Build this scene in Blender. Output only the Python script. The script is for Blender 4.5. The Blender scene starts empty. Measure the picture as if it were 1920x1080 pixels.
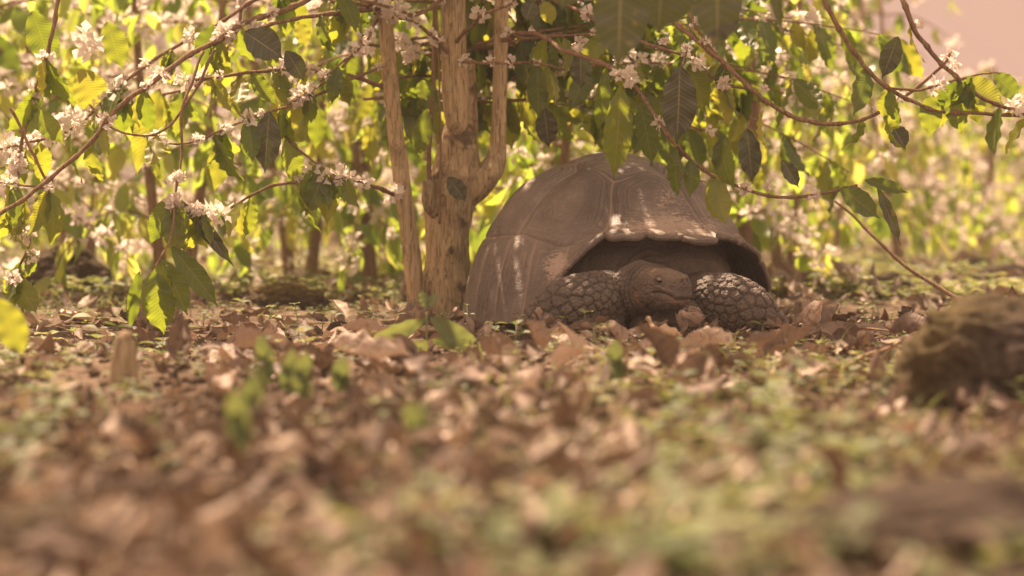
import bpy, bmesh, math, random
import numpy as np
from mathutils import Vector, Matrix, kdtree, noise as mnoise

R = math.radians
random.seed(7)
rng = np.random.default_rng(7)
SC = bpy.context.scene
COL = SC.collection

# ------------------------------------------------------------------ camera
CAM_H = 0.5
FPX = 85.0 / 36.0 * 1920.0
PITCH = math.atan(180.0 / FPX)
cam_d = bpy.data.cameras.new('camera')
cam = bpy.data.objects.new('camera', cam_d)
COL.objects.link(cam)
cam.location = (0, 0, CAM_H)
cam.rotation_euler = (R(90) - PITCH, 0, 0)
cam_d.lens = 85
cam_d.sensor_width = 36
cam_d.clip_end = 1000
cam_d.dof.use_dof = True
cam_d.dof.focus_distance = 8.35
cam_d.dof.aperture_fstop = 1.6
cam_d.dof.aperture_blades = 0
SC.camera = cam

# ------------------------------------------------------------------ world, sun, exposure
SUN_EL = 61.0
SUN_DIR = Vector((-0.42, 0.80, 0.0)).normalized() * math.cos(R(SUN_EL)) + Vector((0, 0, math.sin(R(SUN_EL))))
world = bpy.data.worlds.new('World')
SC.world = world
world.use_nodes = True
wt = world.node_tree
wt.nodes.clear()
w_out = wt.nodes.new('ShaderNodeOutputWorld')
w_bg = wt.nodes.new('ShaderNodeBackground')
w_sky = wt.nodes.new('ShaderNodeTexSky')
w_sky.sky_type = 'NISHITA'
w_sky.sun_disc = False
w_sky.sun_elevation = R(SUN_EL)
w_sky.sun_rotation = math.atan2(SUN_DIR.x, SUN_DIR.y)
w_sky.dust_density = 1.5
w_sky.air_density = 1.0
w_mix = wt.nodes.new('ShaderNodeMix')
w_mix.data_type = 'RGBA'
w_mix.blend_type = 'MULTIPLY'
w_mix.inputs[0].default_value = 1.0
w_mix.inputs[7].default_value = (2.6, 1.75, 1.2, 1)      # the photograph's warm white balance
wt.links.new(w_sky.outputs[0], w_mix.inputs[6])
w_cap = wt.nodes.new('ShaderNodeVectorMath')      # an evenly hazy sky: no glare near the horizon
w_cap.operation = 'MINIMUM'
w_tc = wt.nodes.new('ShaderNodeTexCoord')
w_sep = wt.nodes.new('ShaderNodeSeparateXYZ')
wt.links.new(w_tc.outputs['Generated'], w_sep.inputs[0])
w_mr = wt.nodes.new('ShaderNodeMapRange')          # sky behind the camera raised as added fill for the shaded fronts
w_mr.inputs[1].default_value = 0.75
w_mr.inputs[2].default_value = -0.1
w_mr.inputs[3].default_value = 1.0
w_mr.inputs[4].default_value = 2.8
wt.links.new(w_sep.outputs[1], w_mr.inputs[0])
w_cc = wt.nodes.new('ShaderNodeVectorMath')
w_cc.operation = 'SCALE'
w_cc.inputs[0].default_value = (1.42, 0.83, 0.62)
wt.links.new(w_mr.outputs[0], w_cc.inputs['Scale'])
wt.links.new(w_cc.outputs[0], w_cap.inputs[1])
wt.links.new(w_mix.outputs[2], w_cap.inputs[0])
wt.links.new(w_cap.outputs[0], w_bg.inputs[0])
w_bg.inputs[1].default_value = 0.15
wt.links.new(w_bg.outputs[0], w_out.inputs[0])

sun_d = bpy.data.lights.new('sun', 'SUN')
sun_d.energy = 5.0
sun_d.angle = R(0.6)
sun_d.color = (1.0, 0.70, 0.48)
sun = bpy.data.objects.new('sun', sun_d)
COL.objects.link(sun)
sun.rotation_euler = SUN_DIR.to_track_quat('Z', 'Y').to_euler()
sun.location = (0, 0, 20)

SC.view_settings.view_transform = 'Standard'
SC.view_settings.look = 'None'
SC.view_settings.gamma = 1
SC.view_settings.exposure = 1.62
SC.view_settings.use_curve_mapping = False
SC.cycles.use_denoising = True
SC.cycles.max_bounces = 7
SC.cycles.diffuse_bounces = 4
SC.cycles.transmission_bounces = 5
SC.cycles.volume_bounces = 0
SC.cycles.sample_clamp_indirect = 6


def P(px, py, Y):
    """the point seen at pixel (px, py) of the 1920x1080 photograph at distance Y"""
    r = (px - 960) / FPX
    u = (540 - py) / FPX
    c, s = math.cos(PITCH), math.sin(PITCH)
    d = Vector((r, c + u * s, -s + u * c))
    return Vector((0, 0, CAM_H)) + d * (Y / d.y)


def proj(p):
    c, s = math.cos(PITCH), math.sin(PITCH)
    x, y, z = p[0], p[1], p[2] - CAM_H
    f = y * c - z * s
    u = y * s + z * c
    return 960 + FPX * x / f, 540 - FPX * u / f


# ------------------------------------------------------------------ helpers
def hash3(i, j, k, seed):
    n = (i * 374761393 + j * 668265263 + k * 2147483647 + seed * 974634777) & 0xFFFFFFFF
    n = ((n ^ (n >> 13)) * 1274126177) & 0xFFFFFFFF
    n = (n ^ (n >> 16)) & 0xFFFFFFFF
    return n.astype(np.float64) / 0xFFFFFFFF * 2 - 1


def vnoise(p, seed=0):
    p = np.asarray(p, dtype=np.float64)
    i = np.floor(p).astype(np.int64)
    f = p - i
    f = f * f * (3 - 2 * f)
    r = 0
    for a in (0, 1):
        wa = f[:, 0] if a else 1 - f[:, 0]
        for b in (0, 1):
            wb = f[:, 1] if b else 1 - f[:, 1]
            for c in (0, 1):
                wc = f[:, 2] if c else 1 - f[:, 2]
                r = r + hash3(i[:, 0] + a, i[:, 1] + b, i[:, 2] + c, seed) * wa * wb * wc
    return r


def fbm(p, octv=3, seed=0):
    p = np.asarray(p, dtype=np.float64)
    r = 0
    a = 1.0
    for o in range(octv):
        r = r + a * vnoise(p * (2.03 ** o) + 7.3 * o, seed + o)
        a *= 0.5
    return r


def mesh_np(name, verts, faces, mat=None, parent=None, attrs=None, smooth=True):
    verts = np.asarray(verts, dtype=np.float32)
    faces = np.asarray(faces, dtype=np.int32)
    me = bpy.data.meshes.new(name)
    nf, k = faces.shape
    me.vertices.add(len(verts))
    me.vertices.foreach_set('co', verts.ravel())
    me.loops.add(nf * k)
    me.loops.foreach_set('vertex_index', faces.ravel())
    me.polygons.add(nf)
    me.polygons.foreach_set('loop_start', np.arange(0, nf * k, k, dtype=np.int32))
    me.update(calc_edges=True)
    if smooth:
        me.polygons.foreach_set('use_smooth', np.ones(nf, dtype=bool))
    for an, av in (attrs or {}).items():
        av = np.asarray(av, dtype=np.float32)
        if av.ndim == 1:
            at = me.attributes.new(an, 'FLOAT', 'POINT')
            at.data.foreach_set('value', av)
        else:
            at = me.attributes.new(an, 'FLOAT_VECTOR', 'POINT')
            at.data.foreach_set('vector', av.ravel())
    if mat:
        me.materials.append(mat)
    o = bpy.data.objects.new(name, me)
    COL.objects.link(o)
    if parent:
        o.parent = parent
    return o


def tag(o, label=None, cat=None, group=None, kind=None):
    if label:
        o['label'] = label
    if cat:
        o['category'] = cat
    if group:
        o['group'] = group
    if kind:
        o['kind'] = kind
    return o


def empty(name, loc=(0, 0, 0)):
    o = bpy.data.objects.new(name, None)
    o.location = loc
    o.empty_display_size = 0.1
    COL.objects.link(o)
    return o


def children(o):
    return [c for c in bpy.data.objects if c.parent == o]


def catmull(pts, n):
    """resample a polyline (k x m) smoothly to n samples"""
    pts = np.asarray(pts, dtype=np.float64)
    k = len(pts)
    if k == 2:
        t = np.linspace(0, 1, n)[:, None]
        return pts[0] * (1 - t) + pts[1] * t
    ext = np.vstack([2 * pts[0] - pts[1], pts, 2 * pts[-1] - pts[-2]])
    tt = np.linspace(0, k - 1 - 1e-9, n)
    i = np.floor(tt).astype(int)
    f = (tt - i)[:, None]
    p0, p1, p2, p3 = ext[i], ext[i + 1], ext[i + 2], ext[i + 3]
    return 0.5 * ((2 * p1) + (-p0 + p2) * f + (2 * p0 - 5 * p1 + 4 * p2 - p3) * f ** 2 + (-p0 + 3 * p1 - 3 * p2 + p3) * f ** 3)


def tube(path, radii, nseg=8, caps=True):
    """path (n,3), radii (n,) -> verts, quads (n rings)"""
    path = np.asarray(path, dtype=np.float64)
    n = len(path)
    radii = np.broadcast_to(np.asarray(radii, dtype=np.float64), (n,))
    tan = np.gradient(path, axis=0)
    tan /= np.linalg.norm(tan, axis=1)[:, None] + 1e-12
    ref = np.array([0, 1, 0.0]) if abs(tan[0][1]) < 0.8 else np.array([1, 0, 0.0])
    u = np.zeros_like(path)
    cur = np.cross(tan[0], ref)
    for i in range(n):
        cur = cur - tan[i] * np.dot(cur, tan[i])
        cur /= np.linalg.norm(cur) + 1e-12
        u[i] = cur
    v = np.cross(tan, u)
    a = np.linspace(0, 2 * np.pi, nseg, endpoint=False)
    V = path[:, None, :] + radii[:, None, None] * (np.cos(a)[None, :, None] * u[:, None, :] + np.sin(a)[None, :, None] * v[:, None, :])
    V = V.reshape(-1, 3)
    i = np.arange(n - 1)[:, None] * nseg
    j = np.arange(nseg)[None, :]
    jn = (j + 1) % nseg
    F = np.stack([i + j, i + jn, i + nseg + jn, i + nseg + j], axis=-1).reshape(-1, 4)
    if caps:
        V = np.vstack([V, path[0], path[-1]])
        c0, c1 = len(V) - 2, len(V) - 1
        jj = np.arange(nseg)
        jn = (jj + 1) % nseg
        F = np.vstack([F, np.stack([np.full(nseg, c0), jn, jj, jj * 0 + c0], -1)[:, [0, 1, 2, 2]],
                       np.stack([np.full(nseg, c1), (n - 1) * nseg + jj, (n - 1) * nseg + jn, jn], -1)[:, [0, 1, 2, 2]]])
        # quads with a repeated corner are turned into proper quads by fan pairing
        F = F[:len(F) - 2 * nseg]
        f0 = [[c0, (q + 2) % nseg, q + 1 if q + 1 < nseg else 0, q] for q in range(0, nseg - 1, 2)]
        f1 = [[c1, (n - 1) * nseg + q, (n - 1) * nseg + (q + 1) % nseg, (n - 1) * nseg + (q + 2) % nseg] for q in range(0, nseg - 1, 2)]
        F = np.vstack([F, f0, f1])
    return V, F


class Geo:
    """collects quads for one mesh"""
    def __init__(self):
        self.v, self.f, self.n, self.a = [], [], 0, {}

    def add(self, V, F, **attrs):
        self.v.append(np.asarray(V))
        self.f.append(np.asarray(F) + self.n)
        self.n += len(V)
        for k, x in attrs.items():
            x = np.asarray(x, dtype=np.float64)
            if x.ndim == 0:
                x = np.full(len(V), float(x))
            self.a.setdefault(k, []).append(x)

    def build(self, name, mat, parent=None, smooth=True):
        if not self.v:
            return None
        return mesh_np(name, np.vstack(self.v), np.vstack(self.f), mat, parent,
                       {k: np.concatenate(x) for k, x in self.a.items()}, smooth)


# ------------------------------------------------------------------ leaf shapes (base at origin, along +X, face up +Z)
def crumple(t, amp, fr, seed):
    V, F, uv = t
    q = V * fr + seed * 3.1
    return V + amp * np.stack([fbm(q, 3, seed), fbm(q + 9, 3, seed + 1), fbm(q + 5, 3, seed + 2)], -1), F, uv


def leaf_template(width=0.4, nu=8, nv=4, wave=0.03, nw=5, fold=0.12, droop=0.5, curl=0.0, twist=0.0, tip=True, seed=0):
    rr = random.Random(seed)
    s = np.linspace(0, 1, nu + 1)
    v = np.linspace(-1, 1, nv + 1)
    S, Vv = np.meshgrid(s, v, indexing='ij')
    w = np.sin(np.pi * np.clip(S, 0, 1) ** 0.92) ** 0.8 * width / 2
    if tip:
        w = np.where(S > 0.78, w * (1 - 0.75 * ((S - 0.78) / 0.22) ** 0.8), w)
    w = np.maximum(w, 0.004)
    ph = rr.uniform(0, 6)
    edge = np.abs(Vv) ** 2
    w = w * (1 + 0.035 * edge * np.sin(S * 2 * np.pi * nw * 1.3 + ph))
    # cross-section rolls up (curl > 0) or folds in a V
    ang = curl * Vv
    if abs(curl) > 1e-3:
        Y = np.sin(ang) / curl * w
        Z = (1 - np.cos(ang)) / curl * w * 1.3
    else:
        Y = Vv * w
        Z = np.zeros_like(Y)
    Z = Z + fold * np.abs(Vv) * w
    Z = Z + wave * edge * np.sin(S * 2 * np.pi * nw + ph + (Vv > 0) * 1.7)
    # bend along the length
    th = droop * S
    if abs(droop) > 1e-3:
        X0 = np.sin(th) / droop
        Z0 = -(1 - np.cos(th)) / droop
    else:
        X0, Z0 = S, np.zeros_like(S)
    X = X0 + Z * np.sin(th)
    Zf = Z0 + Z * np.cos(th)
    if twist:
        t = twist * S
        Y, Zf = Y * np.cos(t) - (Zf - Z0) * np.sin(t), Z0 + Y * np.sin(t) + (Zf - Z0) * np.cos(t)
    V = np.stack([X, Y, Zf], -1).reshape(-1, 3)
    uv = np.stack([S, Vv, np.zeros_like(S)], -1).reshape(-1, 3)
    i = np.arange(nu)[:, None] * (nv + 1)
    j = np.arange(nv)[None, :]
    F = np.stack([i + j, i + j + 1, i + nv + 2 + j, i + nv + 1 + j], -1).reshape(-1, 4)
    return V, F, uv


HI = [leaf_template(0.40 + 0.02 * (k % 3), 22, 6, 0.026, 4 + k % 3, 0.22, 0.2 + 0.22 * k, 0, 0.1 * (k - 2), seed=k) for k in range(5)]
LO = [leaf_template(0.38 + 0.05 * (k % 3), 5, 2, 0.012, 3, 0.25, 0.3 + 0.25 * k, 0, 0.2 * (k - 1), seed=10 + k) for k in range(4)]
DEAD = [leaf_template(0.46 + 0.04 * (k % 3), 26, 14, 0.035, 2 + k % 3, 0.1, [0.3, 0.8, -0.6, 1.2, -1.0, 0.2, 1.5, -0.4][k],
                      [0.6, 1.2, -0.8, 0.4, 1.6, -1.2, 0.9, 2.2][k], [0.3, -0.8, 0.9, 1.4, -0.5, 0.7, -1.2, 0.2][k], seed=20 + k) for k in range(8)]
DEAD = [crumple(t_, 0.05, 4.5, k_) for k_, t_ in enumerate(DEAD)]
DEADLO = [leaf_template(0.48, 5, 4, 0.03, 2, 0.1, [0.4, 1.2, -0.9, 1.8][k], [1.0, 1.7, -1.2, 2.0][k], [0.3, -0.8, 0.9, 0.2][k], seed=30 + k) for k in range(4)]
DEADLO = [crumple(t_, 0.05, 3, k_) for k_, t_ in enumerate(DEADLO)]
SMALL = [leaf_template(0.55, 4, 2, 0.0, 2, 0.25, 0.5 + 0.2 * k, 0, 0.1, tip=False, seed=40 + k) for k in range(2)]
PETAL = [leaf_template(0.48, 2, 2, 0.0, 1, 0.2, 0.8, 0, 0.0, tip=False, seed=50)]
BLADE = [leaf_template(0.05, 5, 2, 0.0, 1, 0.3, 0.8 + 0.4 * k, 0, 0.3, seed=60 + k) for k in range(3)]


def frame(d, nrm):
    d = np.asarray(d, dtype=np.float64)
    d = d / (np.linalg.norm(d) + 1e-12)
    nrm = np.asarray(nrm, dtype=np.float64)
    y = np.cross(nrm, d)
    if np.linalg.norm(y) < 1e-6:
        y = np.cross(np.array([1, 0.3, 0.2]), d)
    y /= np.linalg.norm(y)
    z = np.cross(d, y)
    return np.stack([d, y, z], 1)     # columns


class Leaves:
    def __init__(self, tmpl):
        self.t = tmpl
        self.items = []

    def add(self, pos, d, nrm, size, rnd=None, k=None, wscale=1.0):
        self.items.append((np.asarray(pos, dtype=np.float64), frame(d, nrm) * np.array([[size, size * wscale, size]]),
                           rng.random() if rnd is None else rnd, random.randrange(len(self.t)) if k is None else k))

    def build(self, name, mat, parent=None):
        if not self.items:
            return None
        g = Geo()
        for k, (V, F, uv) in enumerate(self.t):
            it = [i for i in self.items if i[3] == k]
            if not it:
                continue
            pos = np.stack([i[0] for i in it])
            M = np.stack([i[1] for i in it])
            rn = np.array([i[2] for i in it])
            VV = np.einsum('kij,nj->kni', M, V) + pos[:, None, :]
            FF = F[None] + (np.arange(len(it)) * len(V))[:, None, None]
            g.add(VV.reshape(-1, 3), FF.reshape(-1, F.shape[1]), rnd=np.repeat(rn, len(V)),
                  luv=np.tile(uv, (len(it), 1)))
        return g.build(name, mat, parent)


# ------------------------------------------------------------------ materials
def new_mat(name):
    m = bpy.data.materials.new(name)
    m.use_nodes = True
    nt = m.node_tree
    nt.nodes.clear()
    out = nt.nodes.new('ShaderNodeOutputMaterial')
    return m, nt, out


def N(nt, t, **kw):
    n = nt.nodes.new(t)
    for k, v in kw.items():
        setattr(n, k, v)
    return n


def math_(nt, op, a, b=None, c=None, clamp=False):
    n = N(nt, 'ShaderNodeMath', operation=op)
    n.use_clamp = clamp
    for i, x in enumerate((a, b, c)):
        if x is None:
            continue
        if isinstance(x, (int, float)):
            n.inputs[i].default_value = x
        else:
            nt.links.new(x, n.inputs[i])
    return n.outputs[0]


def ramp(nt, fac, stops):
    n = N(nt, 'ShaderNodeValToRGB')
    e = n.color_ramp.elements
    while len(e) > 1:
        e.remove(e[-1])
    e[0].position = stops[0][0]
    e[0].color = (*stops[0][1], 1)
    for p, c in stops[1:]:
        x = e.new(p)
        x.color = (*c, 1)
    nt.links.new(fac, n.inputs[0])
    return n.outputs[0]


def mixc(nt, fac, a, b, mode='MIX'):
    n = N(nt, 'ShaderNodeMix', data_type='RGBA', blend_type=mode)
    for i, x in ((0, fac), (6, a), (7, b)):
        if isinstance(x, (int, float)):
            n.inputs[i].default_value = x
        elif isinstance(x, tuple):
            n.inputs[i].default_value = (*x, 1)
        else:
            nt.links.new(x, n.inputs[i])
    return n.outputs[2]


def attr(nt, name, out='Fac'):
    n = N(nt, 'ShaderNodeAttribute', attribute_name=name)
    return n.outputs[out]


def noise_tex(nt, scale, detail=3, vec=None, rough=0.5, dist=0.0):
    n = N(nt, 'ShaderNodeTexNoise')
    n.inputs['Scale'].default_value = scale
    n.inputs['Detail'].default_value = detail
    n.inputs['Roughness'].default_value = rough
    n.inputs['Distortion'].default_value = dist
    if vec is not None:
        nt.links.new(vec, n.inputs['Vector'])
    return n.outputs['Fac']


def bump(nt, h, strength=0.4, distance=0.003):
    n = N(nt, 'ShaderNodeBump')
    n.inputs['Strength'].default_value = strength
    n.inputs['Distance'].default_value = distance
    nt.links.new(h, n.inputs['Height'])
    return n.outputs[0]


def leaf_material(name, stops, trans_stops, trans=0.5, rough=0.38, spec=0.5, veins=True, dead=False):
    m, nt, out = new_mat(name)
    rnd = attr(nt, 'rnd')
    uv = attr(nt, 'luv', 'Vector')
    sep = N(nt, 'ShaderNodeSeparateXYZ')
    nt.links.new(uv, sep.inputs[0])
    s, v = sep.outputs[0], sep.outputs[1]
    av = math_(nt, 'ABSOLUTE', v)
    geo = N(nt, 'ShaderNodeNewGeometry')
    n1 = noise_tex(nt, 22, 3, geo.outputs['Position'])
    mixr = math_(nt, 'ADD', math_(nt, 'MULTIPLY', rnd, 0.8), math_(nt, 'MULTIPLY', n1, 0.2))
    col = ramp(nt, mixr, stops)
    tcol = ramp(nt, mixr, trans_stops)
    nrm = None
    if veins:
        mid = math_(nt, 'LESS_THAN', av, 0.045)
        ph = math_(nt, 'SUBTRACT', s, math_(nt, 'MULTIPLY', av, 0.13))
        sv = math_(nt, 'SINE', math_(nt, 'MULTIPLY', ph, 2 * math.pi * 9))
        svt = math_(nt, 'GREATER_THAN', sv, 0.95)
        vein = math_(nt, 'MAXIMUM', mid, math_(nt, 'MULTIPLY', svt, 0.5))
        light = mixc(nt, 0.55, col, (0.30, 0.26, 0.12) if not dead else (0.40, 0.24, 0.13))
        col = mixc(nt, vein, col, light)
        h = math_(nt, 'ADD', math_(nt, 'MULTIPLY', math_(nt, 'ABSOLUTE', sv), 0.6), math_(nt, 'MULTIPLY', mid, -0.8))
        if dead:
            h = math_(nt, 'ADD', h, math_(nt, 'MULTIPLY', noise_tex(nt, 60, 4, geo.outputs['Position']), 2.0))
        nrm = bump(nt, h, 0.5, 0.0022)
    if dead:
        blot = noise_tex(nt, 35, 4, geo.outputs['Position'], 0.7)
        bl = math_(nt, 'GREATER_THAN', blot, 0.57)
        col = mixc(nt, math_(nt, 'MULTIPLY', bl, 0.5), col, (0.06, 0.03, 0.018))
    else:
        # yellowed patches on a few leaves
        blot = noise_tex(nt, 14, 3, geo.outputs['Position'], 0.6)
        bl = math_(nt, 'MULTIPLY', math_(nt, 'GREATER_THAN', blot, 0.68), 0.6)
        col = mixc(nt, bl, col, (0.22, 0.17, 0.04))
    pb = N(nt, 'ShaderNodeBsdfPrincipled')
    pb.inputs['Roughness'].default_value = rough
    pb.inputs['Specular IOR Level'].default_value = spec
    nt.links.new(col, pb.inputs['Base Color'])
    tr = N(nt, 'ShaderNodeBsdfTranslucent')
    nt.links.new(tcol, tr.inputs['Color'])
    if nrm:
        nt.links.new(nrm, pb.inputs['Normal'])
        nt.links.new(nrm, tr.inputs['Normal'])
    mx = N(nt, 'ShaderNodeMixShader')
    mx.inputs[0].default_value = trans
    nt.links.new(pb.outputs[0], mx.inputs[1])
    nt.links.new(tr.outputs[0], mx.inputs[2])
    nt.links.new(mx.outputs[0], out.inputs[0])
    return m


M = {}
M['leaf'] = leaf_material('coffee_leaf', [(0, (0.035, 0.06, 0.022)), (0.6, (0.06, 0.10, 0.028)), (0.85, (0.11, 0.15, 0.035)), (1, (0.26, 0.22, 0.04))],
                          [(0, (0.13, 0.22, 0.015)), (0.5, (0.36, 0.48, 0.03)), (1, (0.75, 0.70, 0.07))], 0.45)
M['bgleaf'] = leaf_material('grove_leaf', [(0, (0.045, 0.075, 0.03)), (0.5, (0.09, 0.14, 0.035)), (1, (0.24, 0.24, 0.05))],
                            [(0, (0.22, 0.36, 0.03)), (0.5, (0.5, 0.66, 0.08)), (1, (0.95, 0.9, 0.2))], 0.58, rough=0.3, veins=False)
M['shadeleaf'] = leaf_material('shaded_leaf', [(0, (0.046, 0.052, 0.034)), (0.6, (0.07, 0.085, 0.04)), (1, (0.14, 0.14, 0.05))],
                             [(0, (0.06, 0.08, 0.015)), (0.5, (0.16, 0.2, 0.02)), (1, (0.5, 0.5, 0.04))], 0.13, rough=0.42)  # darker copy of the coffee leaf with shade put into its colour
M['dead'] = leaf_material('dead_leaf', [(0, (0.055, 0.038, 0.03)), (0.4, (0.15, 0.115, 0.09)), (0.75, (0.30, 0.24, 0.19)), (1, (0.60, 0.52, 0.43))],
                          [(0, (0.13, 0.07, 0.035)), (1, (0.45, 0.30, 0.18))], 0.12, rough=0.6, spec=0.3, dead=True)
M['herb'] = leaf_material('herb_leaf', [(0, (0.07, 0.10, 0.055)), (0.6, (0.145, 0.18, 0.095)), (1, (0.34, 0.33, 0.14))],
                          [(0, (0.17, 0.25, 0.06)), (1, (0.48, 0.5, 0.13))], 0.32, rough=0.55, spec=0.25, veins=False)
M['blossom'] = leaf_material('blossom', [(0, (0.72, 0.67, 0.61)), (1, (0.80, 0.75, 0.69))], [(0, (0.74, 0.67, 0.6)), (1, (0.8, 0.74, 0.66))], 0.5,
                             rough=0.6, spec=0.2, veins=False)


def bark_material(name, c0, c1, c2, sc=1.0):
    m, nt, out = new_mat(name)
    tc = N(nt, 'ShaderNodeTexCoord')
    mp = N(nt, 'ShaderNodeMapping')
    mp.inputs['Scale'].default_value = (55 * sc, 55 * sc, 4.5 * sc)
    nt.links.new(tc.outputs['Object'], mp.inputs[0])
    n1 = noise_tex(nt, 1.6, 6, mp.outputs[0], 0.7, 1.2)
    n2 = noise_tex(nt, 9, 4, tc.outputs['Object'], 0.6)
    col = ramp(nt, n1, [(0.30, tuple(x * 0.7 for x in c0)), (0.39, c0), (0.47, c1), (0.72, c2)])
    lich = math_(nt, 'MULTIPLY', math_(nt, 'GREATER_THAN', noise_tex(nt, 16 * sc, 5, tc.outputs['Object'], 0.75), 0.6), 0.35)
    col = mixc(nt, lich, col, (0.40, 0.40, 0.31))
    patch = math_(nt, 'MULTIPLY', math_(nt, 'GREATER_THAN', n2, 0.58), 0.35)
    col = mixc(nt, patch, col, c0)
    col = mixc(nt, math_(nt, 'MULTIPLY', attr(nt, 'scar'), 0.8), col, tuple(x * 0.45 for x in c0))
    fine = noise_tex(nt, 120, 3, tc.outputs['Object'])
    h = math_(nt, 'ADD', n1, math_(nt, 'MULTIPLY', fine, 0.25))
    pb = N(nt, 'ShaderNodeBsdfPrincipled')
    pb.inputs['Roughness'].default_value = 0.85
    pb.inputs['Specular IOR Level'].default_value = 0.2
    nt.links.new(col, pb.inputs['Base Color'])
    nt.links.new(bump(nt, h, 1.0, 0.016), pb.inputs['Normal'])
    nt.links.new(pb.outputs[0], out.inputs[0])
    return m


M['bark'] = bark_material('coffee_bark', (0.20, 0.15, 0.09), (0.50, 0.385, 0.23), (0.68, 0.54, 0.34))
M['twig'] = bark_material('twig_bark', (0.16, 0.10, 0.07), (0.30, 0.19, 0.12), (0.42, 0.29, 0.19), 1.5)
M['drytwig'] = bark_material('dry_twig_bark', (0.20, 0.13, 0.08), (0.36, 0.24, 0.15), (0.5, 0.36, 0.24), 1.5)
M['cut'] = bark_material('rotten_wood', (0.10, 0.07, 0.045), (0.36, 0.28, 0.17), (0.55, 0.45, 0.29), 0.9)

# soil
m, nt, out = new_mat('soil')
geo = N(nt, 'ShaderNodeNewGeometry')
n1 = noise_tex(nt, 3.0, 5, geo.outputs['Position'], 0.6)
n2 = noise_tex(nt, 38, 6, geo.outputs['Position'], 0.7)
col = ramp(nt, math_(nt, 'ADD', math_(nt, 'MULTIPLY', n1, 0.5), math_(nt, 'MULTIPLY', n2, 0.5)),
           [(0.32, (0.045, 0.031, 0.022)), (0.5, (0.12, 0.087, 0.06)), (0.68, (0.27, 0.205, 0.145))])
pb = N(nt, 'ShaderNodeBsdfPrincipled')
pb.inputs['Roughness'].default_value = 0.95
pb.inputs['Specular IOR Level'].default_value = 0.15
nt.links.new(col, pb.inputs['Base Color'])
nt.links.new(bump(nt, n2, 1.0, 0.02), pb.inputs['Normal'])
nt.links.new(pb.outputs[0], out.inputs[0])
M['soil'] = m

# rock with moss
m, nt, out = new_mat('mossy_rock')
geo = N(nt, 'ShaderNodeNewGeometry')
sepn = N(nt, 'ShaderNodeSeparateXYZ')
nt.links.new(geo.outputs['Normal'], sepn.inputs[0])
n1 = noise_tex(nt, 6.0, 6, geo.outputs['Position'], 0.65)
n2 = noise_tex(nt, 40, 5, geo.outputs['Position'], 0.7)
col = ramp(nt, n2, [(0.35, (0.03, 0.024, 0.019)), (0.6, (0.085, 0.066, 0.052)), (0.8, (0.18, 0.145, 0.115))])
mf = math_(nt, 'MULTIPLY', attr(nt, 'moss'), math_(nt, 'ADD', n1, 0.35), clamp=True)
mossc = ramp(nt, n2, [(0.3, (0.06, 0.053, 0.02)), (0.7, (0.17, 0.135, 0.04))])
col = mixc(nt, mf, col, mossc)
pb = N(nt, 'ShaderNodeBsdfPrincipled')
pb.inputs['Roughness'].default_value = 0.95
pb.inputs['Specular IOR Level'].default_value = 0.1
nt.links.new(col, pb.inputs['Base Color'])
nt.links.new(bump(nt, n2, 1.0, 0.02), pb.inputs['Normal'])
nt.links.new(pb.outputs[0], out.inputs[0])
M['rock'] = m

# carapace
m, nt, out = new_mat('carapace_horn')
tc = N(nt, 'ShaderNodeTexCoord')
P_ = tc.outputs['Object']
n1 = noise_tex(nt, 5, 5, P_, 0.6)
n2 = noise_tex(nt, 70, 4, P_, 0.6)
mp = N(nt, 'ShaderNodeMapping')
mp.inputs['Scale'].default_value = (26, 26, 110)
nt.links.new(P_, mp.inputs[0])
n3 = noise_tex(nt, 1.0, 6, mp.outputs[0], 0.75, 1.5)
ringv = attr(nt, 'ring')
seam = attr(nt, 'seam')
wear = attr(nt, 'wear')
col = ramp(nt, math_(nt, 'ADD', math_(nt, 'MULTIPLY', n1, 0.7), math_(nt, 'MULTIPLY', n2, 0.3)),
           [(0.34, (0.075, 0.062, 0.053)), (0.5, (0.135, 0.113, 0.096)), (0.66, (0.215, 0.182, 0.152))])
col = mixc(nt, math_(nt, 'MULTIPLY', ringv, 0.9, clamp=True), col, (0.05, 0.037, 0.03))
wm = math_(nt, 'SUBTRACT', math_(nt, 'ADD', n3, math_(nt, 'MULTIPLY', wear, 0.36)), 0.735)
wm = math_(nt, 'MULTIPLY', wm, 14, clamp=True)
col = mixc(nt, math_(nt, 'MULTIPLY', wm, 0.85), col, (0.37, 0.295, 0.235))
col = mixc(nt, math_(nt, 'MULTIPLY', seam, 0.6), col, (0.36, 0.26, 0.19))
pb = N(nt, 'ShaderNodeBsdfPrincipled')
pb.inputs['Roughness'].default_value = 0.43
pb.inputs['Specular IOR Level'].default_value = 0.6
nt.links.new(col, pb.inputs['Base Color'])
hh = math_(nt, 'ADD', n3, math_(nt, 'MULTIPLY', n2, 0.5))
nt.links.new(bump(nt, hh, 0.8, 0.005), pb.inputs['Normal'])
nt.links.new(pb.outputs[0], out.inputs[0])
M['shell'] = m

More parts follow.
